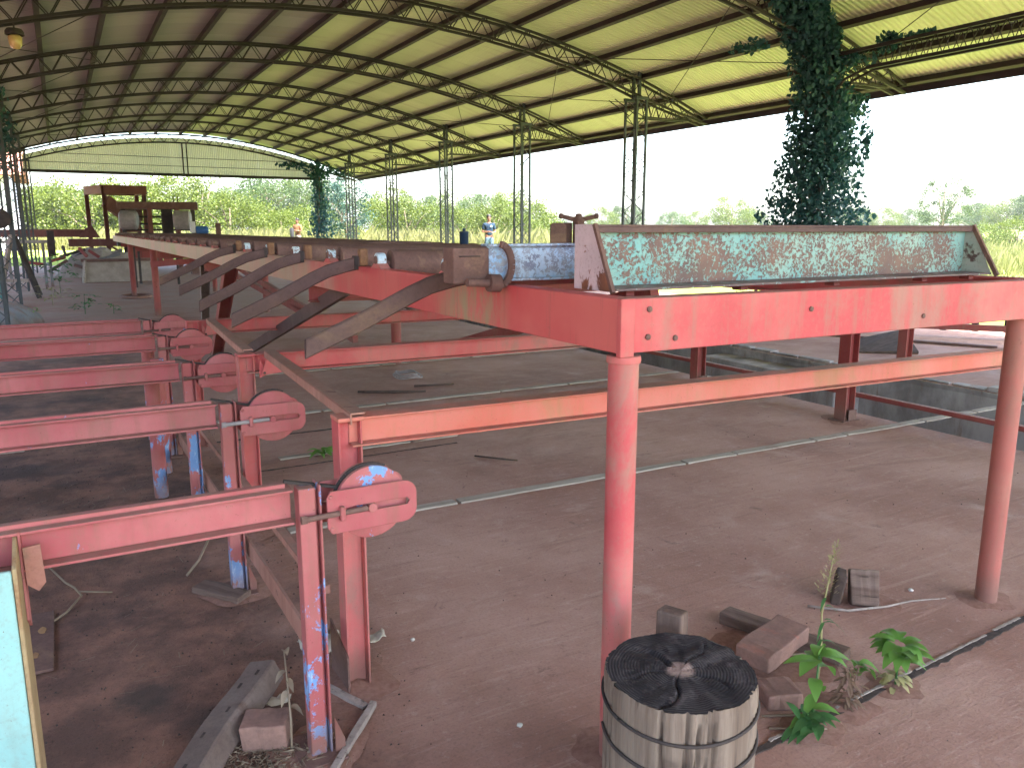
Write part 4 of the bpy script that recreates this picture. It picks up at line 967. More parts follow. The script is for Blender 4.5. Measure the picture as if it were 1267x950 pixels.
# loose straw, chips and soil crumbs on the left ground
m = MB(); r4 = random.Random(5)
for i in range(800):
    y = r4.uniform(2.2, 9.5); x = r4.uniform(-.8, .95); 
    if r4.random() < .35: y = 5.15 + r4.gauss(0, .22) + .25 * x; x = r4.uniform(-.6, .8)
    z = floor_z(x, y) + .004; a = r4.gauss(.3, .9); L = r4.uniform(.01, .06) * (1 if r4.random() < .9 else 2.2); dx, dy = math.cos(a) * L, math.sin(a) * L; w = r4.uniform(.0005, .0013)
    nx_, ny_ = -math.sin(a) * w, math.cos(a) * w; e = r4.uniform(0, .012)
    m.add([(x - nx_, y - ny_, z), (x + nx_, y + ny_, z), (x + dx + nx_, y + dy + ny_, z + e), (x + dx - nx_, y + dy - ny_, z + e)], [(0, 1, 2, 3)])
for i in range(700):
    x, y = r4.gauss(.40, .11), r4.gauss(2.26, .055); z = .004 + r4.uniform(0, .012); a = r4.uniform(0, 6.28); L = r4.uniform(.01, .04); w = r4.uniform(.0005, .001); dx, dy = math.cos(a) * L, math.sin(a) * L
    m.add([(x - w, y, z), (x + w, y, z), (x + dx + w, y + dy, z + r4.uniform(-.003, .01)), (x + dx - w, y + dy, z + .003)], [(0, 1, 2, 3)])
tag(m.build('loose_straw', 'straw', fixn=False), 'loose straw and fibres strewn over the dark soil', 'straw', kind='stuff')
m = MB()
for i in range(2600):
    if r4.random() < .55: x, y = r4.uniform(-.6, .95), r4.uniform(2.1, 7)
    elif r4.random() < .5: x, y = r4.gauss(.42, .10), r4.gauss(2.24, .06)
    else:
        x, y = r4.uniform(.9, 5.5), r4.uniform(1.3, 6)
        if r4.random() < .7: continue
    s = r4.uniform(.0015, .005); z = max(floor_z(x, y), 0) + s * .3
    P = [Vector((x, y, z + s))] + [Vector((x + s * math.cos(2.1 * k + i) * r4.uniform(.7, 1.5), y + s * math.sin(2.1 * k + i) * r4.uniform(.7, 1.5), z - s * .4)) for k in range(3)]
    m.add(P, [(0, 1, 2), (0, 2, 3), (0, 3, 1)])
tag(m.build('soil_crumbs', 'joint_dirt', fixn=False), 'crumbs of soil and bark scattered over the floor', 'soil crumbs', kind='stuff')

# ------------------------------------------------------------------ small plants in the floor joint and on the floor
def leaf(m, base, d, L, W, droop=.5, fold=.25, n=5):
    base, d = Vector(base), Vector(d).normalized(); side = d.cross(Vector((0, 0, 1)));
    if side.length < 1e-3: side = Vector((1, 0, 0))
    side.normalize(); up = side.cross(d).normalized(); s0 = len(m.v); vs = []
    for i in range(n + 1):
        q = i / n; w = W * math.sin(math.pi * min(1, q * .92 + .06)) ** .8 * (1 - .35 * q) / 1.0
        c = base + d * (L * q) + Vector((0, 0, -droop * L * q * q))
        vs += [c - side * w / 2 + up * fold * w / 2, c, c + side * w / 2 + up * fold * w / 2]
    fs = []
    for i in range(n):
        for k in range(2): a = i * 3 + k; fs.append((a, a + 1, a + 4, a + 3))
    m.add(vs, fs)
class Leaves:
    def __init__(s): s.ms = []
    def build(s, name, mat, parent):
        for q in s.ms: q.build(name, mat, parent, fixn=False, smooth=True)
def lf(L_, *a): q = MB(); leaf(q, *a); L_.ms.append(q)
r5 = random.Random(21)
wd = empty('weed', (2.00, 1.575, 0), 'leafy green weed in the floor joint nearest the stump', 'weed', 'weeds in the floor joint')
m = MB(); m.tube([(1.99, 1.575, 0), (2.03, 1.60, .12), (2.06, 1.62, .22)], [.005, .004, .003], 6); m.tube([(1.99, 1.575, .0), (1.95, 1.56, .08)], .003, 5); m.build('stem', 'weed_dull', wd)
m = Leaves()
for (b, d, L, W, dr) in (((2.06, 1.62, .22), (.9, -.35, .2), .13, .08, .5), ((2.06, 1.62, .22), (.5, -.7, .5), .10, .07, .7), ((2.05, 1.62, .21), (-.8, -.15, .35), .11, .07, .6), ((2.05, 1.61, .21), (-.75, .3, .25), .13, .055, .3),
                         ((2.05, 1.61, .2), (.3, .8, .3), .1, .06, .4), ((2.03, 1.60, .13), (.8, .3, -.1), .08, .05, .6), ((2.03, 1.6, .1), (-.8, -.3, .0), .09, .045, .4), ((2.06, 1.62, .225), (.1, -.2, .9), .08, .05, .5), ((2.02, 1.60, .16), (-.6, -.6, .3), .09, .055, .7), ((2.05, 1.61, .19), (.85, .1, .1), .10, .06, .8), ((2.0, 1.58, .07), (.7, -.5, .3), .09, .055, .5), ((1.98, 1.57, .05), (-.9, .1, .3), .09, .05, .5), ((2.06, 1.63, .215), (.7, .5, .5), .10, .06, .6)): lf(m, b, d, L, W, dr)
m.build('leaf', 'weed', wd)
m = Leaves()
for k in range(20):
    a = r5.uniform(0, 6.28); lf(m, (1.96 + r5.uniform(-.03, .05), 1.555 + r5.uniform(-.02, .02), r5.uniform(.015, .07)), (math.cos(a), math.sin(a) * .7, r5.uniform(.1, .7)), r5.uniform(.06, .11), r5.uniform(.03, .05), r5.uniform(.3, .7))
m.build('low_leaf', 'weed_dull', wd)
tw = empty('weed', (2.27, 1.79, 0), 'tall thin weed with pale seed head right of the stump', 'weed', 'weeds in the floor joint')
tp = [(2.16, 1.70, .0), (2.17, 1.70, .16), (2.17, 1.71, .30), (2.20, 1.715, .42), (2.225, 1.72, .53)]
MB().tube(tp, [.005, .0045, .0035, .003, .0015], 6).build('stem', 'seed', tw, smooth=True)
m = Leaves()
for z, a, L in ((.27, 2.6, .07), (.27, -.5, .09), (.28, .4, .06), (.21, 3.6, .09), (.20, .1, .08), (.14, -.2, .07), (.33, .6, .05), (.36, 2.9, .05)): lf(m, (2.17 + .01, 1.705, z), (math.cos(a), -.35, .25), L, .014, .9)
m.build('leaf', 'weed_dull', tw)
m = MB()
for k in range(170):
    q = r5.random(); z = .37 + .175 * q; a = r5.uniform(0, 6.28); rr = (.032 * (1 - q) + .008) * r5.uniform(.2, 1); cx_ = 2.185 + .045 * q
    c = Vector((cx_ + rr * math.cos(a), 1.716 + rr * math.sin(a), z)); leaf(m, c, (math.cos(a), math.sin(a), .9), r5.uniform(.008, .016), .006, 0, .2, 2)
tag(m.build('seed_head', 'seed', tw, fixn=False), kind='stuff')
w2 = empty('weed', (2.46, 1.60, 0), 'bright green bushy weed in the joint toward the right pipe leg', 'weed', 'weeds in the floor joint')
m = MB(); m.tube([(2.45, 1.60, 0), (2.47, 1.61, .12)], .004, 6); m.build('stem', 'weed_dull', w2)
m = Leaves()
for k in range(26):
    a = k * 2.4; h = .085 + .1 * r5.random(); lf(m, (2.465 + .02 * math.cos(a), 1.605 + .02 * math.sin(a), h), (math.cos(a), math.sin(a), .55), r5.uniform(.07, .115), r5.uniform(.045, .065), r5.uniform(.3, .8))
m.build('leaf', 'weed', w2)
m = MB()
for k in range(26):
    a = k * 2.4; leaf(m, (2.45 + .03 * math.cos(a), 1.60 + .02 * math.sin(a), r5.uniform(.01, .06)), (math.cos(a), math.sin(a), .3), r5.uniform(.03, .05), .025, .6)
tag(m.build('dry_leaf', 'seed', w2, fixn=False, smooth=True), kind='stuff')
w3 = empty('weed', (2.22, 1.60, 0), 'withered brown weed between the two green ones', 'weed', 'weeds in the floor joint')
m = MB()
for k in range(70):
    a = r5.uniform(0, 6.28); h = r5.uniform(.01, .15); rr = r5.uniform(0, .045); leaf(m, (2.19 + rr * math.cos(a), 1.60 + rr * math.sin(a) * .6, h), (math.cos(a), math.sin(a), r5.uniform(-.4, .5)), r5.uniform(.02, .045), .016, .4, .3, 3)
tag(m.build('dry_leaf', 'dry', w3, fixn=False), kind='stuff')
m = Leaves()
for k in range(6): a = r5.uniform(-1, 1); lf(m, (2.25, 1.605, .10 + .01 * k), (math.cos(a), math.sin(a), .3), .08, .05, .9)
m.build('leaf', 'weed', w3); MB().tube([(2.2, 1.6, 0), (2.25, 1.605, .14)], .003, 5).build('stem', 'dry', w3)
def tuft(x, y, n, L, mat, label, spread=.05, h=.15):
    e = empty('small_plant', (x, y, 0), label, 'plant'); m = MB(); s = MB()
    s.tube([(x, y, 0), (x + .01, y, h)], [.006, .003], 5); s.build('stem', mat, e)
    for k in range(n):
        a = k * 2.4 + r5.uniform(-.3, .3); q = r5.random(); leaf(m, (x + spread * q * math.cos(a), y + spread * q * math.sin(a), h * r5.uniform(.25, 1)), (math.cos(a), math.sin(a), r5.uniform(.2, .9)), L * r5.uniform(.6, 1.1), L * .5, r5.uniform(.3, .7), .25, 4)
    tag(m.build('foliage', mat, e, fixn=False, smooth=True), kind='stuff'); return e
tuft(1.50, 5.45, 14, .11, 'weed', 'small bright plant on the floor between the frame posts', .03, .07)
tuft(-.10, 23.4, 60, .22, 'weed_dull', 'pale bushy plant on the far floor before the low wall', .45, .95)
tuft(.30, 17.3, 26, .16, 'weed_dull', 'dark green plant in the far floor crack by the table leg', .22, .38)
tuft(.78, 17.1, 10, .14, 'weed_dull', 'small low plant nearest the far table leg', .12, .18)
tuft(-.60, 16.0, 26, .13, 'weed', 'green plant beside the corrugated tin sheet', .2, .26)
tuft(-.25, 19.6, 26, .16, 'seed', 'yellowed plant on the far floor behind the tin sheet', .3, .4)

# drifts of dirt gathered round the feet
def drift(x, y, r, h):
    m = MB(); n, k_ = 26, 5; m.v.append(Vector((x, y, h + .002)))
    for i in range(1, k_ + 1):
        for k in range(n):
            a = 2 * math.pi * k / n; rr = r * (i / k_) * (1 + .45 * noise.noise(Vector((math.cos(a) * 1.4 + x * 5, math.sin(a) * 1.4, y * 3)))); m.v.append(Vector((x + rr * math.cos(a), y + rr * math.sin(a), (.0006 if i == k_ else .0015) + .75 * h * (1 - (i / k_) ** .8) * (1 + .4 * noise.noise(Vector((x + rr * math.cos(a) * 30, rr * math.sin(a) * 30, 2)))))))
    for k in range(n): m.f.append((0, 1 + k, 1 + (k + 1) % n))
    for i in range(k_ - 1):
        for k in range(n): k2 = (k + 1) % n; m.f.append((1 + i * n + k, 1 + (i + 1) * n + k, 1 + (i + 1) * n + k2, 1 + i * n + k2))
    m.build('dirt_drift', 'drift', floor, fixn=False, smooth=True)
for (x, y, r, h) in ((1.352, 1.785, .13, .018), (3.405, 1.845, .12, .016), (.786, 2.55, .15, .02), (5.69, 4.42, .2, .02), (5.69, 6.24, .2, .02), (.56, 2.24, .16, .02), (.56, 3.53, .16, .02), (2.45, 1.61, .09, .014), (2.2, 1.6, .10, .016), (2.0, 1.575, .10, .016), (2.92, 2.12, .14, .012), (2.30, 2.0, .22, .010), (.786, 4.27, .16, .02)): drift(x, y, r, h)

# ------------------------------------------------------------------ things further back
# corrugated tin sheet, curved, at the left
m = MB(); n = 150; na = 9
for i in range(n + 1):
    th = -math.pi * .62 + math.pi * 1.24 * i / n; rb = 1 + .045 * math.sin(th * 22)
    for j in range(na + 1):
        a = math.pi * .5 * j / na; m.v.append(Vector((-1.62 + 1.22 * math.cos(a) * math.cos(th) * rb, 15.9 + .95 * math.cos(a) * math.sin(th) * rb, .50 * math.sin(a) * (.5 + .5 * rb))))
for i in range(n):
    for j in range(na): a = i * (na + 1) + j; m.f.append((a, a + na + 1, a + na + 2, a + 1))
o = tag(m.build('tin_sheet', 'tin', fixn=False, smooth=True), 'curved grey-blue ribbed tin cover lying at the left border', 'tin sheet'); o.modifiers.new('thick', 'SOLIDIFY').thickness = .004
# wooden trestle
tr = empty('trestle', (-.95, 22.4, 0), 'weathered A-shaped trestle standing on the far floor at left', 'trestle')
for y0 in (21.9, 22.7):
    for sx in (-.42, .42): MB().bar((-.95 + sx, y0 + (.15 if y0 > 22 else -.15), 0), (-.95 + sx * .08, 22.3 + (y0 - 22.3) * .5, 1.42), .09, .06).build('leg', 'grey_wood' if sx < 0 else 'dark_steel', tr)
MB().bar((-1.2, 21.85, .42), (-.7, 21.85, .42), .04, .08).build('rail', 'grey_wood', tr); MB().bar((-.95, 21.8, 1.42), (-.95, 22.8, 1.42), .12, .08).build('top_rail', 'grey_wood', tr)
# low concrete wall
lw = MB().box(.55, 2.60, 27.4, 27.75, 0, .62); lw_ = tag(lw.build('low_wall', 'concrete', bevel=.02), 'low stained concrete wall on the far floor under the table end', 'low wall')
MB().box(.5, 2.65, 27.36, 27.8, .621, .70).build('coping', 'rust', lw_, bevel=.01)
MB().bar((.52, 27.3, 0), (.60, 27.36, .66), .10, .05).build('end_board', 'lath', lw_)
# red gantry frame of the saw carriage
fr = empty('gantry_frame', (1.9, 43, 0), 'rusty red gantry frame standing at the far left end of the shed', 'machine frame')
Zt = 3.15
def P_(u, d):   # helper: x at depth y for building this frame
    return u
for (x, y) in ((1.15, 38.5), (1.72, 36.8), (3.05, 38.6), (3.2, 36.9)):
    MB().ibeam((x, y, 0), (x, y, Zt), .16, .16, .02, .02).build('post', 'gantry', fr)
for (p, q) in (((1.15, 38.5, Zt), (1.72, 36.8, Zt)), ((1.72, 36.8, Zt), (3.3, 36.9, Zt)), ((1.15, 38.5, Zt), (3.1, 38.6, Zt)), ((3.05, 38.6, Zt), (3.2, 36.9, Zt))):
    MB().bar(p, q, .2, .34).build('top_beam', 'gantry', fr)
MB().bar((1.75, 36.9, 2.7), (2.6, 37.4, 2.05), .2, .5).build('chute', 'gantry', fr); MB().box(2.3, 3.1, 37, 37.8, 1.9, 2.4).build('motor_box', 'rust', fr, bevel=.03)
MB().box(2.2, 2.95, 36.9, 37.6, 1.45, 1.85).build('motor_box', 'gantry', fr, bevel=.03)
MB().bar((-2.2, 37.2, 1.42), (1.0, 37.2, 1.42), .2, .30).build('rail_beam', 'gantry', fr); MB().bar((.3, 36.8, 1.05), (4.2, 36.9, 1.05), .3, .30).build('rail_beam', 'gantry', fr)
MB().plate([(.7, 36.9, 1.25), (.95, 36.9, 1.62), (1.2, 36.9, 1.7), (1.45, 36.9, 1.25)], (0, .4, 0)).build('saddle', 'gantry', fr)
MB().bar((1.75, 36.75, .1), (2.9, 36.75, 1.0), .06, .08).build('brace', 'dark_steel', fr); MB().bar((2.9, 36.7, .1), (1.8, 36.7, .9), .06, .08).build('brace', 'gantry', fr)
# feed hopper machine with hood and drums behind the conveyor end
hp = empty('chipper', (3.2, 34.5, 0), 'dark feed machine with a long hood and two drums at the far conveyor end', 'machine')
MB().plate([(2.0, 34.2, 2.33), (4.75, 33.4, 2.33), (4.75, 33.4, 2.60), (2.0, 34.2, 2.60)], (.2, 1.3, 0)).build('hood', 'rust', hp, bevel=.02)
for x in (2.42, 4.25): MB().lathe([(0, .30), (.05, .36), (.55, .36), (.6, .30)], (x - .35, 34.2 - .29 * (x - 2.0), 1.92), (.96, -.28, 0), 22).build('drum', 'grey_steel', hp, smooth='edge')
for x in (2.98, 3.95): MB().box(x, x + .16, 33.55, 33.75, 0, 2.35).build('post', 'gantry', hp)
for x in (2.15, 4.65): MB().box(x, x + .14, 34.5, 34.7, 0, 2.35).build('post', 'dark_steel', hp)
for z in (1.55, 1.78, 2.05): MB().bar((2.3, 34.6, z), (4.6, 34.2, z), .06, .07).build('rail', 'dark_steel', hp)
MB().box(3.5, 3.9, 33.9, 34.1, 1.4, 2.33).build('gear_case', 'dark_steel', hp, bevel=.03)
MB().box(1.9, 5.2, 33.9, 34.6, .95, 1.42).build('bed', 'dark_steel', hp)
for x in (2.9, 3.0, 4.0, 4.15): MB().lathe([(0, .02), (.22, .02)], (x, 34.2, 2.60), (0, 0, 1), 8).build('stud', 'dark_steel', hp)
mo = empty('motor', (4.75, 31.0, 1.40), 'small blue motor with a white cover on the far end of the roller table', 'motor')
MB().lathe([(0, .10), (.04, .14), (.35, .14), (.42, .09)], (4.35 - .05, 31.0, 1.55), (1, -.2, 0), 16).build('body', 'royal', mo, smooth='edge'); MB().box(4.12, 4.28, 30.9, 31.15, 1.45, 1.85).build('cover', 'wall_white', mo, bevel=.02)
MB().box(4.05, 4.9, 30.8, 31.2, 0, 1.42).build('stand', 'rust', mo)
MB().box(4.98, 5.14, 30.9, 31.05, 1.3, 1.80).build('guard', 'rust', mo)
# red enclosure panels under the far end of the table
rp = empty('red_enclosure', (1.9, 29, 0), 'red sheet panels enclosing the drive below the far table end', 'enclosure')
for i in range(4): MB().box(1.95 + .32 * i, 2.25 + .32 * i, 28.6, 28.64 + .01 * (i % 2), .55, 1.42).build('panel', 'red_dark', rp, bevel=.01)
for (x, y) in ((2.0, 26.2), (1.75, 24.5), (2.95, 25.4)): MB().lathe([(0, .035), (1.3, .035)], (x, y, 0), (0, 0, 1), 8).build('leg', 'dark_steel', rp)
# rusty press with T-handle
ps = empty('screw_press', (3.85, 6.05, 0), 'rusty upright plates and screw post with cross handle behind the blue channel', 'press')
MB().plate([(3.76, 6.06, 1.35), (3.885, 6.00, 1.35), (3.885, 6.00, 1.625), (3.86, 6.01, 1.648), (3.785, 6.05, 1.650), (3.76, 6.06, 1.635)], (.012, .03, 0)).build('upright', 'rust', ps, bevel=.004)
MB().plate([(3.90, 6.06, 1.35), (3.965, 6.03, 1.35), (3.965, 6.03, 1.652), (3.90, 6.06, 1.652)], (.012, .03, 0)).build('upright', 'rust', ps, bevel=.004)
MB().bar((3.985, 5.96, 1.35), (3.985, 5.96, 1.655), .075, .075).build('screw_post', 'rust', ps, bevel=.004)
m = MB().lathe([(0, .05), (.02, .055), (.045, .03), (.07, .026), (.075, .01)], (3.985, 5.96, 1.655), (0, 0, 1), 14); m.build('cap', 'rust', ps, smooth='edge')
m = MB(); dxh, dyh = math.cos(R(-29)), math.sin(R(-29))
m.tube([(3.985 - .145 * dxh, 5.96 - .145 * dyh, 1.706), (3.985 - .06 * dxh, 5.96 - .06 * dyh, 1.684), (3.985 + .06 * dxh, 5.96 + .06 * dyh, 1.684), (3.985 + .155 * dxh, 5.96 + .155 * dyh, 1.708)], [.018, .02, .02, .018], 8)
for s in (-1, 1): m.lathe([(-.02, .012), (-.012, .024), (.012, .024), (.02, .012)], (3.985 + s * .155 * dxh, 5.96 + s * .155 * dyh, 1.708), (dxh, dyh, 0), 10)
m.build('cross_handle', 'rust', ps, smooth='edge')
mm = MB()
for z in (1.62, 1.59): mm.lathe([(0, .010), (.003, .010)], (3.965, 5.918, z), (-.4, -1, 0), 10)
mm.build('pin_hole', 'wall_white', ps)
MB().box(3.50, 4.15, 5.85, 6.12, 1.325, 1.349).build('bracket', 'red_dark', ps)
# dark blue canister on the table
cn = empty('canister', (2.9, 6.70, 1.46), 'small dark blue lidded canister on the table rollers near the man in navy', 'canister')
MB().lathe([(0, .034), (.005, .037), (.085, .038), (.09, .041), (.10, .041), (.104, .022)], (2.93, 6.08, 1.475), (0, 0, 1), 18).build('body', 'navy', cn, smooth='edge'); MB().lathe([(.104, .012), (.125, .014), (.13, .006)], (2.93, 6.08, 1.475), (0, 0, 1), 10).build('knob', 'navy', cn, smooth='edge')
bd = MB().box(2.2, 2.75, 6.35, 6.55, 1.478, 1.492); tag(bd.build('board_scrap', 'rust', bevel=.002), 'thin rusty plate lying on the rollers mid table', 'plate')
# low rack with pegs at the right beyond the pit
rk = empty('peg_rack', (11.6, 7.6, 0), 'low dark red rail with short pegs on the floor at far right', 'rack')
MB().bar((10.1, 9.2, .16), (12.2, 6.4, .16), .10, .09).build('rail', 'red_dark', rk)
for i in range(5): q = .45 + .12 * i; MB().lathe([(0, .05), (.30, .05)], (10.1 + 2.1 * q, 9.2 - 2.8 * q + .08, .0 + .10), (0, 0, 1), 10).build('peg', 'dark_steel', rk)
for q in (.05, .95): MB().box(10.1 + 2.1 * q - .06, 10.1 + 2.1 * q + .06, 9.2 - 2.8 * q - .06, 9.2 - 2.8 * q + .06, 0, .115).build('foot', 'dark_steel', rk)
br = MB().bar((9.9, 8.6, .02), (11.0, 6.2, .02), .09, .03); tag(br.build('steel_bar', 'rust'), 'flat rusty bar lying on the floor before the peg rack', 'steel bar')
m = MB().plate([(8.95, 6.9, 0.002), (9.6, 6.4, .002), (10.1, 7.0, .002), (9.5, 7.3, .002)], (.0, 0, .02)); 
for i, h in enumerate((.0, .02, .22, .08)): m.v[4 + i].z += h
tag(m.build('tarp', 'dark_wood', bevel=.01), 'folded grey tarpaulin on the floor across the pit', 'tarpaulin')
# round blade and pole at left
wh = empty('round_saw', (-1.02, 18.6, 1.7), 'dark round saw blade hung on the left lattice column', 'saw blade')
MB().lathe([(-.03, .16), (-.02, .20), (.02, .20), (.03, .16)], (-1.02, 19.36, 1.80), (0, 1, 0), 28).build('disc', 'dark_steel', wh, smooth='edge'); MB().bar((-1.02, 19.42, 1.80), (-.95, 19.46, 2.02), .03, .03).build('hook', 'dark_steel', wh)
wf = empty('work_stand', (-.4, 26, 0), 'pale metal work stand with crossbar beside the trestle', 'stand')
for x in (-1.25, -.42, -.28): MB().bar((x, 26.0, 0), (x, 26.0, 1.25), .07, .07).build('leg', 'tin', wf)
MB().bar((-1.4, 25.9, 1.25), (-.1, 25.9, 1.25), .08, .08).build('crossbar', 'grey_steel', wf)
MB().box(-.30, -.12, 25.8, 26.0, .85, 1.55).build('bracket', 'dark_steel', wf, bevel=.02)
gf = empty('green_frame', (-1.5, 20, 0), 'dark green upright frame at the left border', 'frame')
for x in (-1.30, -1.15): MB().bar((x, 20, 0), (x, 20, 1.3), .08, .08).build('upright', 'teal_frame', gf)
for z in (.2, .7): MB().bar((-1.35, 19.95, z), (-1.1, 19.95, z), .05, .06).build('rail', 'teal_frame', gf)
sp = empty('scrap_pile', (.3, 31, 0), 'heap of grey and dark scrap metal behind the low wall', 'scrap pile')
m = MB(); n = 18
for i in range(n + 1):
    for j in range(9):
        u, v = i / n, j / 8; h = .95 * math.sin(math.pi * u) ** .7 * math.sin(math.pi * v) ** .6 * (1 + .35 * noise.noise(Vector((u * 7, v * 6, 1)))); m.v.append(Vector((-.3 + 3.0 * u, 30.4 + 1.6 * v, max(.0, h))))
for i in range(n):
    for j in range(8): a = i * 9 + j; m.f.append((a, a + 9, a + 10, a + 1))
m.build('heap', 'concrete', sp, fixn=False)
for i in range(22):
    x, y = r2.uniform(-.5, 2.6), r2.uniform(29.9, 31.5); a = r2.uniform(0, 3); L = r2.uniform(.4, 1.2); z = r2.uniform(.05, .7)
    MB().bar((x, y, z), (x + L * math.cos(a), y + L * .4 * math.sin(a), z + r2.uniform(-.05, .35)), .07, .09).build('scrap_bar', r2.choice(['dark_steel', 'tin', 'red_dark', 'rust']), sp)

# ------------------------------------------------------------------ people
def skinned(name, verts, edges, rad, mat, parent, sub=2):
    me = bpy.data.meshes.new(name); po = WO[parent]; me.from_pydata([Vector(v) for v in verts], edges, []); me.update(); me.materials.append(M[mat])
    o = bpy.data.objects.new(name, me); COL.objects.link(o); o.parent = parent; WO[o] = po
    md = o.modifiers.new('skin', 'SKIN'); md.use_smooth_shade = True
    for i, r in enumerate(rad): sv_ = me.skin_vertices[0].data[i]; sv_.radius = r if isinstance(r, tuple) else (r, r)
    me.skin_vertices[0].data[0].use_root = True
    s_ = o.modifiers.new('sub', 'SUBSURF'); s_.levels = sub; s_.render_levels = sub
    return o
def person(loc, yaw, label, shirt, pants, handL, handR, elbL, elbR, scale=1.0):
    root = empty('person', loc, label, 'person'); root.rotation_euler = (0, 0, yaw); root.scale = (scale,) * 3
    # facing -y in local space; x is the figure's left
    V = [(0, 0, .95), (0, .0, 1.10), (0, .01, 1.28), (0, .015, 1.42), (0, .005, 1.50), (0, -.01, 1.58), (0, -.015, 1.66), (0, -.01, 1.72)]
    E_ = [(i, i + 1) for i in range(7)]; Rr = [(.155, .11), (.135, .10), (.16, .11), (.12, .085), (.055, .055), (.070, .082), (.078, .095), (.055, .070)]
    def add(pts, rs, at):
        k = at
        for p, r in zip(pts, rs): V.append(p); Rr.append(r); E_.append((k, len(V) - 1)); k = len(V) - 1
        return k
    for s, hand, el in ((1, handL, elbL), (-1, handR, elbR)):
        add([(s * .095, 0, .86), (s * .10, -.01, .50), (s * .105, .01, .09), (s * .11, -.05, .045), (s * .115, -.15, .03)], [.09, .06, .042, .045, .032], 0)
        sh = (s * .175, .01, 1.40); wr = Vector(el) + (Vector(hand) - Vector(el)) * .86
        w = add([sh, el, tuple(wr), hand], [.058, .042, .029, .036], 3)
        d = (Vector(hand) - Vector(el)).normalized(); sdv = d.cross(Vector((0, 0, 1))); sdv = sdv.normalized() if sdv.length > .1 else Vector((1, 0, 0)); dn = d.cross(sdv).normalized()
        for f in range(4):
            o_ = sdv * (.030 - .020 * f); Lf = (.062, .074, .078, .066)[f]
            add([tuple(Vector(hand) + o_ * .9 + d * .035), tuple(Vector(hand) + o_ + d * (.035 + Lf * .55)), tuple(Vector(hand) + o_ + d * (.03 + Lf * .9) + dn * .02)], [.010, .009, .007], w)
        add([tuple(Vector(hand) + sdv * .038), tuple(Vector(hand) + sdv * .055 + d * .03)], [.011, .009], w)
    skinned('body', V, E_, Rr, 'skin', root)
    SV = [(0, 0, .93), (0, 0, 1.10), (0, .01, 1.28), (0, .015, 1.42), (0, .008, 1.475)]; SE = [(0, 1), (1, 2), (2, 3), (3, 4)]; SRr = [(.172, .130), (.155, .125), (.180, .132), (.145, .108), (.075, .070)]
    for s, el in ((1, elbL), (-1, elbR)):
        SV.append((s * .185, .01, 1.40)); SE.append((3, len(SV) - 1)); SRr.append(.078)
        SV.append(tuple(Vector((s * .185, .01, 1.40)).lerp(Vector(el), .75))); SE.append((len(SV) - 2, len(SV) - 1)); SRr.append(.066)
    skinned('shirt', SV, SE, SRr, shirt, root)
    PV = [(0, 0, .97), (0, 0, .88)]; PE = [(0, 1)]; PR = [(.165, .125), (.160, .125)]
    for s in (1, -1):
        b = len(PV); PV += [(s * .095, 0, .80), (s * .10, -.01, .50), (s * .105, .01, .10)]; PE += [(1, b), (b, b + 1), (b + 1, b + 2)]; PR += [.098, .075, .062]
    skinned('trousers', PV, PE, PR, pants, root)
    m = MB(); m.lathe([(-.055, .080), (-.02, .097), (.03, .094), (.075, .072), (.098, .03), (.102, .004)], (0, .014, 1.70), (0, .12, 1), 16)
    ob = m.build('hair', 'hair', None, origin=(0, 0, 0), smooth=True); ob.parent = root; ob.location = (0, 0, 0)
    for nm, pts, mt in (('eye', [(.030, -.098, 1.665, .011), (-.030, -.098, 1.665, .011)], 'eye'), ('nose', [(0, -.110, 1.632, .013)], 'skin'), ('ear', [(.080, .0, 1.645, .02), (-.080, .0, 1.645, .02)], 'skin'), ('mouth', [(0, -.098, 1.594, .014)], 'lip')):
        for (x, y, z, r) in pts:
            m = MB(); m.lathe([(-r, .002), (-r * .6, r * .8), (0, r), (r * .6, r * .8), (r, .002)], (x, y, z), (0, 0, 1) if nm != 'mouth' else (1, 0, 0), 10)
            ob = m.build(nm, mt, None, origin=(0, 0, 0), smooth=True); ob.parent = root; ob.location = (0, 0, 0)
    return root
p1 = person((12.55, 24.1, ground_z(14.2, 24)), 0, '', 'shirt_blue', 'denim', (.10, -.26, 1.10), (-.02, -.27, 1.13), (.25, .0, 1.12), (-.25, .02, 1.12))
X1 = (13.849 / 26.626)
p1.location = (14.6 * 13.849 / 13.849, 14.6 / X1, 0); p1.location.z = ground_z(p1.location.x, p1.location.y)
p1.rotation_euler.z = R(-14); p1['label'] = 'man in navy T-shirt with pale blue chest print, arms bent, standing beyond the table'
m = MB().lathe([(0, .04), (.004, .038)], (.055, -.128, 1.34), (0, -1, 0), 14); ob = m.build('chest_print', 'emblem', None, origin=(0, 0, 0)); ob.parent = p1; ob.location = (0, -.012, 0)
p2 = person((10.9, 42.6, 0), R(-48), 'man in tan-orange shirt with folded arms standing beyond the far table end', 'shirt_orange', 'trousers', (-.10, -.24, 1.17), (.12, -.22, 1.14), (.25, -.04, 1.12), (-.25, -.04, 1.12), 1.0)
p2.location.z = ground_z(10.9, 42.6)
bag = MB(); bag.lathe([(0, .07), (.03, .10), (.42, .10), (.48, .06)], (10.58, 42.48, .80 + .36), (0, 0, 1), 12); tag(bag.build('shoulder_bag', 'dark_cloth', smooth='edge'), 'dark upright bag beside the man in the tan-orange shirt', 'bag')
bs = MB().box(10.45, 10.70, 42.36, 42.60, .2, 1.16); tag(bs.build('crate', 'rust'), 'crate under the dark bag beyond the far table end', 'crate')

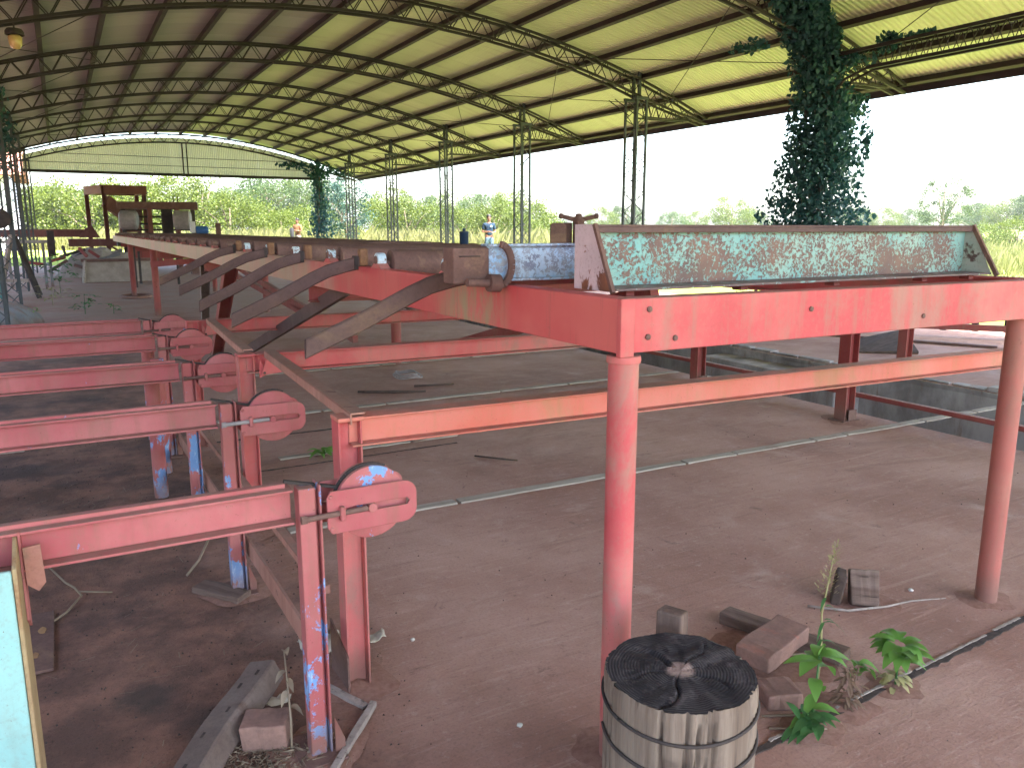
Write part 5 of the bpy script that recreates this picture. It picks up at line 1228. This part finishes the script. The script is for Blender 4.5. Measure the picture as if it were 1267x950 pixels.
# ------------------------------------------------------------------ vegetation
def quad_leaf(m, c, s, rg, droop=0.0):
    a = Vector((rg.gauss(0, 1), rg.gauss(0, 1), rg.gauss(0, .8) - droop)).normalized(); b = a.orthogonal(); b.rotate(Matrix.Rotation(rg.uniform(0, 6.28), 3, a)); n_ = a.cross(b)
    m.add([c - a * s * .5, c + b * s * .30 + n_ * s * .06, c + a * s * .55, c - b * s * .30 + n_ * s * .06], [(0, 1, 2, 3)])
def crown_mesh(seed, W, Hh, z0, nclump, nleaf, leaf_s, clump_r, mat, gap=.0):
    rg = random.Random(seed); m = MB(); cl = []
    for i in range(nclump):
        while True:
            p = Vector((rg.uniform(-1, 1), rg.uniform(-1, 1), rg.uniform(-1, 1)))
            if .12 < p.length < 1: break
        p = p.normalized() * (p.length ** .45); wob = 1 + .35 * noise.noise(p * 1.6 + Vector((seed, 0, 0)))
        cl.append((Vector((p.x * W * wob, p.y * W * wob, z0 + Hh * .5 + p.z * Hh * .5 * wob)), clump_r * rg.uniform(.6, 1.35)))
    for c, r in cl:
        for k in range(nleaf):
            d = Vector((rg.gauss(0, 1), rg.gauss(0, 1), rg.gauss(0, .75))) * r * .5; quad_leaf(m, c + d, leaf_s * rg.uniform(.6, 1.3), rg)
    return m, cl
TREES = {}
def tree_proto(key, seed, W, Hh, z0, ncl, nl, ls, cr, mat, trunk_r):
    m, cl = crown_mesh(seed, W, Hh, z0, ncl, nl, ls, cr, mat)
    t_ = MB(); rg = random.Random(seed + 1); top = Vector((.1 * W, 0, z0 + Hh * .75))
    t_.tube([(0, 0, -.3), (.04 * W, .02, z0 * .6), (.02 * W, 0, z0 + Hh * .3), top], [trunk_r * 1.3, trunk_r, trunk_r * .7, trunk_r * .2], 8)
    for i in range(7):
        c = cl[rg.randrange(len(cl))][0]; st = Vector((.02 * W, 0, z0 * rg.uniform(.6, 1) + Hh * .12)); t_.tube([st, (st + c) / 2 + Vector((0, 0, .1 * Hh)), c], [trunk_r * .5, trunk_r * .3, trunk_r * .1], 6)
    TREES[key] = (m, t_, mat)
tree_proto('bush_a', 1, 2.3, 2.9, .0, 70, 110, .115, .62, 'leafcanopy', .10)
tree_proto('bush_b', 2, 2.0, 2.4, .1, 60, 110, .11, .56, 'leafcanopy', .09)
tree_proto('bush_c', 3, 2.6, 2.6, .0, 72, 110, .115, .66, 'leafdark', .09)
tree_proto('tree_a', 4, 2.6, 3.6, 1.2, 80, 110, .13, .66, 'leafcanopy', .16)
tree_proto('tree_b', 5, 2.9, 3.8, 1.3, 84, 110, .14, .72, 'leafdark', .18)
tree_proto('airy', 6, 1.7, 3.6, 1.2, 48, 90, .10, .42, 'leafdark', .11)
tree_proto('blue_tree', 8, 1.15, 2.7, .9, 52, 80, .09, .36, 'leafblue', .06)
MESHC = {}
def tree(key, x, y, sc_, rz, label, cat='tree', group=None, name=None, sz=None):
    cm, tm, mat = TREES[key]; nm = name or ('shrub' if key.startswith('bush') else 'tree')
    e = empty(nm, (x, y, ground_z(x, y)), label, cat, group)
    if key not in MESHC:
        a = cm.build('crown', mat, None, origin=(0, 0, 0), fixn=False); b = tm.build('trunk', 'bark', None, origin=(0, 0, 0), smooth=True); MESHC[key] = (a.data, b.data)
        for q in (a, b): q.parent = e; q.location = (0, 0, 0)
    else:
        for q, d in zip(('crown', 'trunk'), MESHC[key]): o = bpy.data.objects.new(q, d); COL.objects.link(o); o.parent = e
    e.rotation_euler = (0, 0, rz); e.scale = (sc_, sc_, sz or sc_); return e
def dirpt(u, depth):
    """ground position seen at photo column u and forward distance depth (worked out once from the camera's yaw)"""
    lat = (u - 633.5) / 990.0 * 1.0 / 1.018 * depth
    return (lat * math.cos(CAM_YAW) + depth * math.sin(CAM_YAW), -lat * math.sin(CAM_YAW) + depth * math.cos(CAM_YAW))
r6 = random.Random(33)
G1, G2 = 'yellow-green shrubs beyond the open end of the shed', 'trees in the far tree line'
for u, dp, k, s, lb in ((30, 57, 'bush_a', 1.45, 'shrub behind the left lattice columns, beside the pale outbuilding'), (75, 60, 'bush_b', 1.7, 'tall shrub between the left columns and the maroon gantry frame'),
        (115, 56, 'bush_a', 1.55, 'shrub straight behind the left posts of the maroon gantry frame'), (150, 62, 'bush_c', 1.6, 'mid-green shrub behind the right post of the maroon gantry frame'),
        (185, 58, 'bush_b', 1.7, 'shrub rising behind the middle of the feed machine hood'), (215, 62, 'tree_a', 1.05, 'round tree rising above the right end of the feed machine hood'),
        (250, 60, 'tree_a', .98, 'round tree just right of the feed machine hood'), (285, 57, 'bush_a', 1.25, 'shrub behind the small blue motor, right of the feed machine'),
        (318, 60, 'bush_b', 1.2, 'shrub halfway between the feed machine and the man in tan-orange'), (350, 58, 'bush_b', .95, 'low shrub just left of the man in the tan-orange shirt'),
        (385, 62, 'bush_a', 1.0, 'shrub between the man in tan-orange and the far vine-clad column'), (470, 60, 'bush_b', 1.25, 'shrub between the blue-green young tree and the next bare column'),
        (505, 56, 'bush_a', 1.12, 'shrub right beside the fourth bare column left of the big vine'), (540, 60, 'bush_c', 1.1, 'mid-green shrub behind the third bare column left of the big vine'),
        (575, 54, 'bush_b', .98, 'low shrub left of the man in navy, by the dark canister'), (612, 52, 'bush_a', .95, 'low shrub straight behind the man in the navy T-shirt'),
        (640, 58, 'bush_a', 1.12, 'shrub behind the second bare column left of the big vine'), (675, 62, 'bush_b', .95, 'shrub left of the rusty screw press'), (700, 66, 'bush_c', .75, 'small mid-green shrub behind the rusty screw press')):
    x, y = dirpt(u, dp); tree(k, x, y, s, r6.uniform(0, 6.28), lb, 'shrub' if 'bush' in k else 'tree', G1)
for u, dp, k, s, lb in ((60, 88, 'tree_b', 1.15, 'far tree behind the shrubs left of the maroon gantry'), (165, 90, 'tree_a', 1.2, 'far tree behind the shrubs above the feed machine hood, left part'),
        (300, 92, 'tree_b', 1.2, 'far tree behind the shrubs right of the feed machine'), (335, 88, 'tree_b', 1.35, 'tall far tree up and left of the man in tan-orange'), (365, 92, 'tree_a', 1.32, 'tall far tree straight above the man in tan-orange'),
        (395, 90, 'tree_b', 1.3, 'tall far tree behind the far vine-clad column'), (480, 92, 'tree_a', 1.15, 'far tree behind the fourth bare column left of the big vine'), (520, 96, 'tree_b', 1.0, 'far tree midway between the fourth and third bare columns'),
        (565, 90, 'tree_a', 1.0, 'far tree just right of the third bare column from the big vine'), (600, 84, 'tree_b', .95, 'far mid-green tree behind the man in navy'), (635, 80, 'tree_a', .95, 'far tree behind the second bare column from the big vine'),
        (745, 98, 'tree_a', .75, 'small far tree left of the nearest bare column'), (775, 105, 'tree_b', .82, 'small far tree behind the nearest bare column'), (830, 120, 'tree_b', .75, 'small distant tree just right of the nearest bare column'),
        (860, 130, 'tree_a', .8, 'small distant tree midway between the nearest bare column and big vine'), (905, 96, 'tree_a', .98, 'rounded far tree standing left of the big vine'), (930, 108, 'tree_b', .75, 'small far tree touching the left side of the big vine'),
        (1060, 125, 'tree_b', .9, 'distant tree at the right foot of the big vine'), (1095, 110, 'tree_a', .8, 'small far tree between the big vine and the tall airy tree'), (1130, 115, 'tree_b', .8, 'small far tree touching the left side of the tall airy tree'),
        (1200, 130, 'tree_a', 1.0, 'distant tree touching the right side of the tall airy tree'), (1215, 100, 'tree_b', .85, 'far mid-green tree above the right end of the flaking trough'), (1245, 92, 'tree_a', .9, 'far tree near the right border, behind the low shrubs'), (1280, 88, 'tree_b', .95, 'far tree cut by the right border')):
    x, y = dirpt(u, dp); tree(k, x, y, s, r6.uniform(0, 6.28), lb, 'tree', G2)
# unseen trees added left of the shed to shade that side
for i, (yy, sc_) in enumerate(((-2, 1.25), (3.5, 1.35), (9, 1.2), (14.5, 1.3), (20, 1.25), (25.5, 1.2), (31, 1.15))):
    tree('tree_b', -9.8 - .7 * (i % 2), yy, sc_, i * 1.3, ['first', 'second', 'third', 'fourth', 'fifth', 'sixth', 'seventh'][i] + ' added shading tree from the camera, out of view left of the shed', 'tree', 'added trees shading the left side of the shed')
x, y = dirpt(1165, 62); tree('airy', x, y, 1.12, 1.0, 'tall airy tree with gaps in its crown standing right of the vine column')
for u, dp, s, lb in ((1225, 48, .55, 'low yellow-green shrub just beyond the right end of the flaking trough'), (1260, 44, .62, 'low yellow-green shrub cut by the right border')):
    x, y = dirpt(u, dp); tree('bush_a', x, y, s, r6.uniform(0, 6), lb, 'shrub', 'low shrubs at the right border')
x, y = dirpt(428, 44); tree('blue_tree', x, y, 1.1, 0, 'slender blue-green young tree beside the far right corner column')
# tall dry grass
m = MB(); rg = random.Random(3)
def blades(x, y, h, n, sp):
    for k in range(n):
        a = rg.uniform(0, 6.28); bx, by = x + rg.gauss(0, sp), y + rg.gauss(0, sp); z = ground_z(bx, by) - .03; hh = h * rg.uniform(.5, 1.2); l = hh * rg.uniform(.1, .5); w = .012 + .006 * hh
        m.add([(bx - w * math.sin(a), by + w * math.cos(a), z), (bx + w * math.sin(a), by - w * math.cos(a), z), (bx + l * math.cos(a) * .6, by + l * math.sin(a) * .6, z + hh * .7), (bx + l * math.cos(a) * 1.3, by + l * math.sin(a) * 1.3, z + hh)], [(0, 1, 2), (2, 1, 3)])
for i in range(1500):
    u = rg.uniform(-60, 720); dp = rg.uniform(45.5, 56); x, y = dirpt(u, dp)
    if x < FX1 + .8 and y < FY1 + .8: continue
    blades(x, y, rg.uniform(.5, 1.25), 14, .3)
for i in range(1300):
    u = rg.uniform(640, 1330); dp = rg.uniform(20, 60); x, y = dirpt(u, dp)
    if x < FX1 + .9: continue
    blades(x, y, rg.uniform(.3, .75), 12, .3)
tag(m.build('tall_grass', 'grass', fixn=False), 'tall dry yellow grass growing in the field round the shed', 'grass', kind='stuff')
# vine on the right-hand column and up along the truss
def vine(name, label, blobs, leaf_s, seed, stems, dens=1.0):
    e = empty(name, blobs[0][0], label, 'climbing plant'); m = MB(); rg = random.Random(seed)
    for (c, r, n) in blobs:
        c = Vector(c)
        for k in range(int(n * dens)):
            p = Vector((rg.gauss(0, 1), rg.gauss(0, 1), rg.gauss(0, 1))); p = p.normalized() * (rg.random() ** .5)
            q = c + Vector((p.x * r[0], p.y * r[1], p.z * r[2]))
            if noise.noise(q * 2.3) < -.42: continue
            quad_leaf(m, q, leaf_s * rg.uniform(.6, 1.35), rg, .8)
    m.build('foliage', 'leafvine', e, fixn=False); s = MB()
    for P in stems: s.tube(P, .018, 6)
    s.build('stem', 'bark', e); return e
Y0 = YB0
blobs = []
for z, w, off, n in ((.4, 1.45, -.12, 420), (.9, 1.4, -.10, 480), (1.4, 1.38, -.08, 520), (1.8, 1.20, -.05, 520), (2.2, 1.0, -.02, 520), (2.6, .92, .02, 640), (3.0, .80, .05, 600), (3.4, .72, .02, 560), (3.8, .62, -.06, 420), (4.2, .62, -.18, 420), (4.55, .58, -.32, 380)):
    blobs.append(((XR + off, Y0, z), (w * .84, w * .80, .40), int(n * 1.1)))
for q in range(6): blobs.append(((XR - .35 - .14 * q, Y0 - .05 * q, 4.62 + .085 * q), (.46, .48, .28), 240))
blobs += [((XR + .02, Y0 - .55, 4.25), (.16, .5, .20), 90), ((XR, Y0 - 1.15, 4.38), (.14, .22, .16), 60), ((XR, Y0 - 1.6, 4.40), (.10, .4, .06), 25), ((XR - 1.0, Y0 + .7, 4.55), (.2, .5, .12), 50),
          ((XR + .55, Y0 - .1, 3.55), (.45, .3, .28), 130), ((XR + 1.05, Y0 - .1, 3.15), (.10, .1, .42), 60), ((XR + .85, Y0, 3.75), (.30, .2, .18), 60)]
vine('climbing_vine', 'dense dark vine smothering the right column and climbing onto the roof truss', blobs, .088, 9, [[(XR - .3, Y0 - .2, 0), (XR - .1, Y0 - .2, 2), (XR - .15, Y0 - .15, 4.3)], [(XR + .3, Y0 + .1, 0), (XR + .15, Y0 + .15, 2), (XR + .1, Y0 + .15, 4.3)]], 2.2)
yg6 = YB0 + BAY * 6
blobs = [((XR, yg6 - .2, z), (w, w * .8, .5), n) for z, w, n in ((.8, .8, 220), (1.5, .7, 240), (2.1, .6, 240), (2.8, .5, 220), (3.4, .45, 200), (4.0, .5, 220), (4.4, .75, 240))] + [((XR - 1.2, yg6 - .2, 4.55), (.9, .2, .18), 160), ((XR + .9, yg6 - .2, 4.3), (.8, .2, .2), 140)]
vine('climbing_vine', 'thin vine climbing the far corner column by the blue-green tree', blobs, .15, 10, [[(XR - .2, yg6 - .3, 0), (XR, yg6 - .3, 4.2)]])
blobs = [((XL - .1, YB0 + BAY * 2 - .1, z), (.42, .42, .30), 160) for z in (3.4, 3.8, 4.2)] + [((XL - .2, YB0 + BAY * 3, z), (.5, .5, .35), 150) for z in (3.3, 3.8, 4.2)]
vine('climbing_vine', 'dark dry vine tangled in the heads of the left columns', blobs, .10, 12, [[(XL, YB0 + BAY * 2, 3.2), (XL, YB0 + BAY * 2, 4.3)]])

# ------------------------------------------------------------------ building behind at the left
hb = empty('outbuilding', (-6, 52, 0), 'pale walled outbuilding with a pinkish roof behind the left columns', 'building')
MB().box(-12, -2.0, 50, 58, ground_z(-6, 52) - .3, 4.3).build('wall', 'wall_white', hb)
MB().plate([(-12.6, 49.2, 4.301), (-1.3, 49.2, 4.301), (-1.3, 54, 5.9), (-12.6, 54, 5.9)], (0, 0, .14)).build('roof', 'roof_pink', hb)
MB().plate([(-12.6, 54, 5.9), (-1.3, 54, 5.9), (-1.3, 58.8, 4.301), (-12.6, 58.8, 4.301)], (0, 0, .14)).build('roof', 'roof_pink', hb)
for x in (-10, -6.2): 
    w = MB().box(x, x + 1.4, 49.93, 49.99, 1.6, 2.9).build('window', 'dark_steel', hb); MB().box(x - .1, x + 1.5, 49.86, 49.925, 1.5, 1.6).build('sill', 'concrete', w)

# ------------------------------------------------------------------ haze volume, added in place of lens glare
t_ = bpy.data.materials.new('glare_veil_air'); t_.use_nodes = True; nt = t_.node_tree; nt.nodes.clear()
ho = nt.nodes.new('ShaderNodeOutputMaterial'); pv = nt.nodes.new('ShaderNodeVolumePrincipled'); pv.inputs['Color'].default_value = (.93, .96, 1.0, 1); pv.inputs['Density'].default_value = GLARE_VEIL; pv.inputs['Anisotropy'].default_value = .3
nt.links.new(pv.outputs[0], ho.inputs['Volume']); M['glare_veil'] = t_
tag(MB().box(-160, 230, -60, 330, -1.6, 12.0).build('glare_veil', 'glare_veil'), kind='stuff')
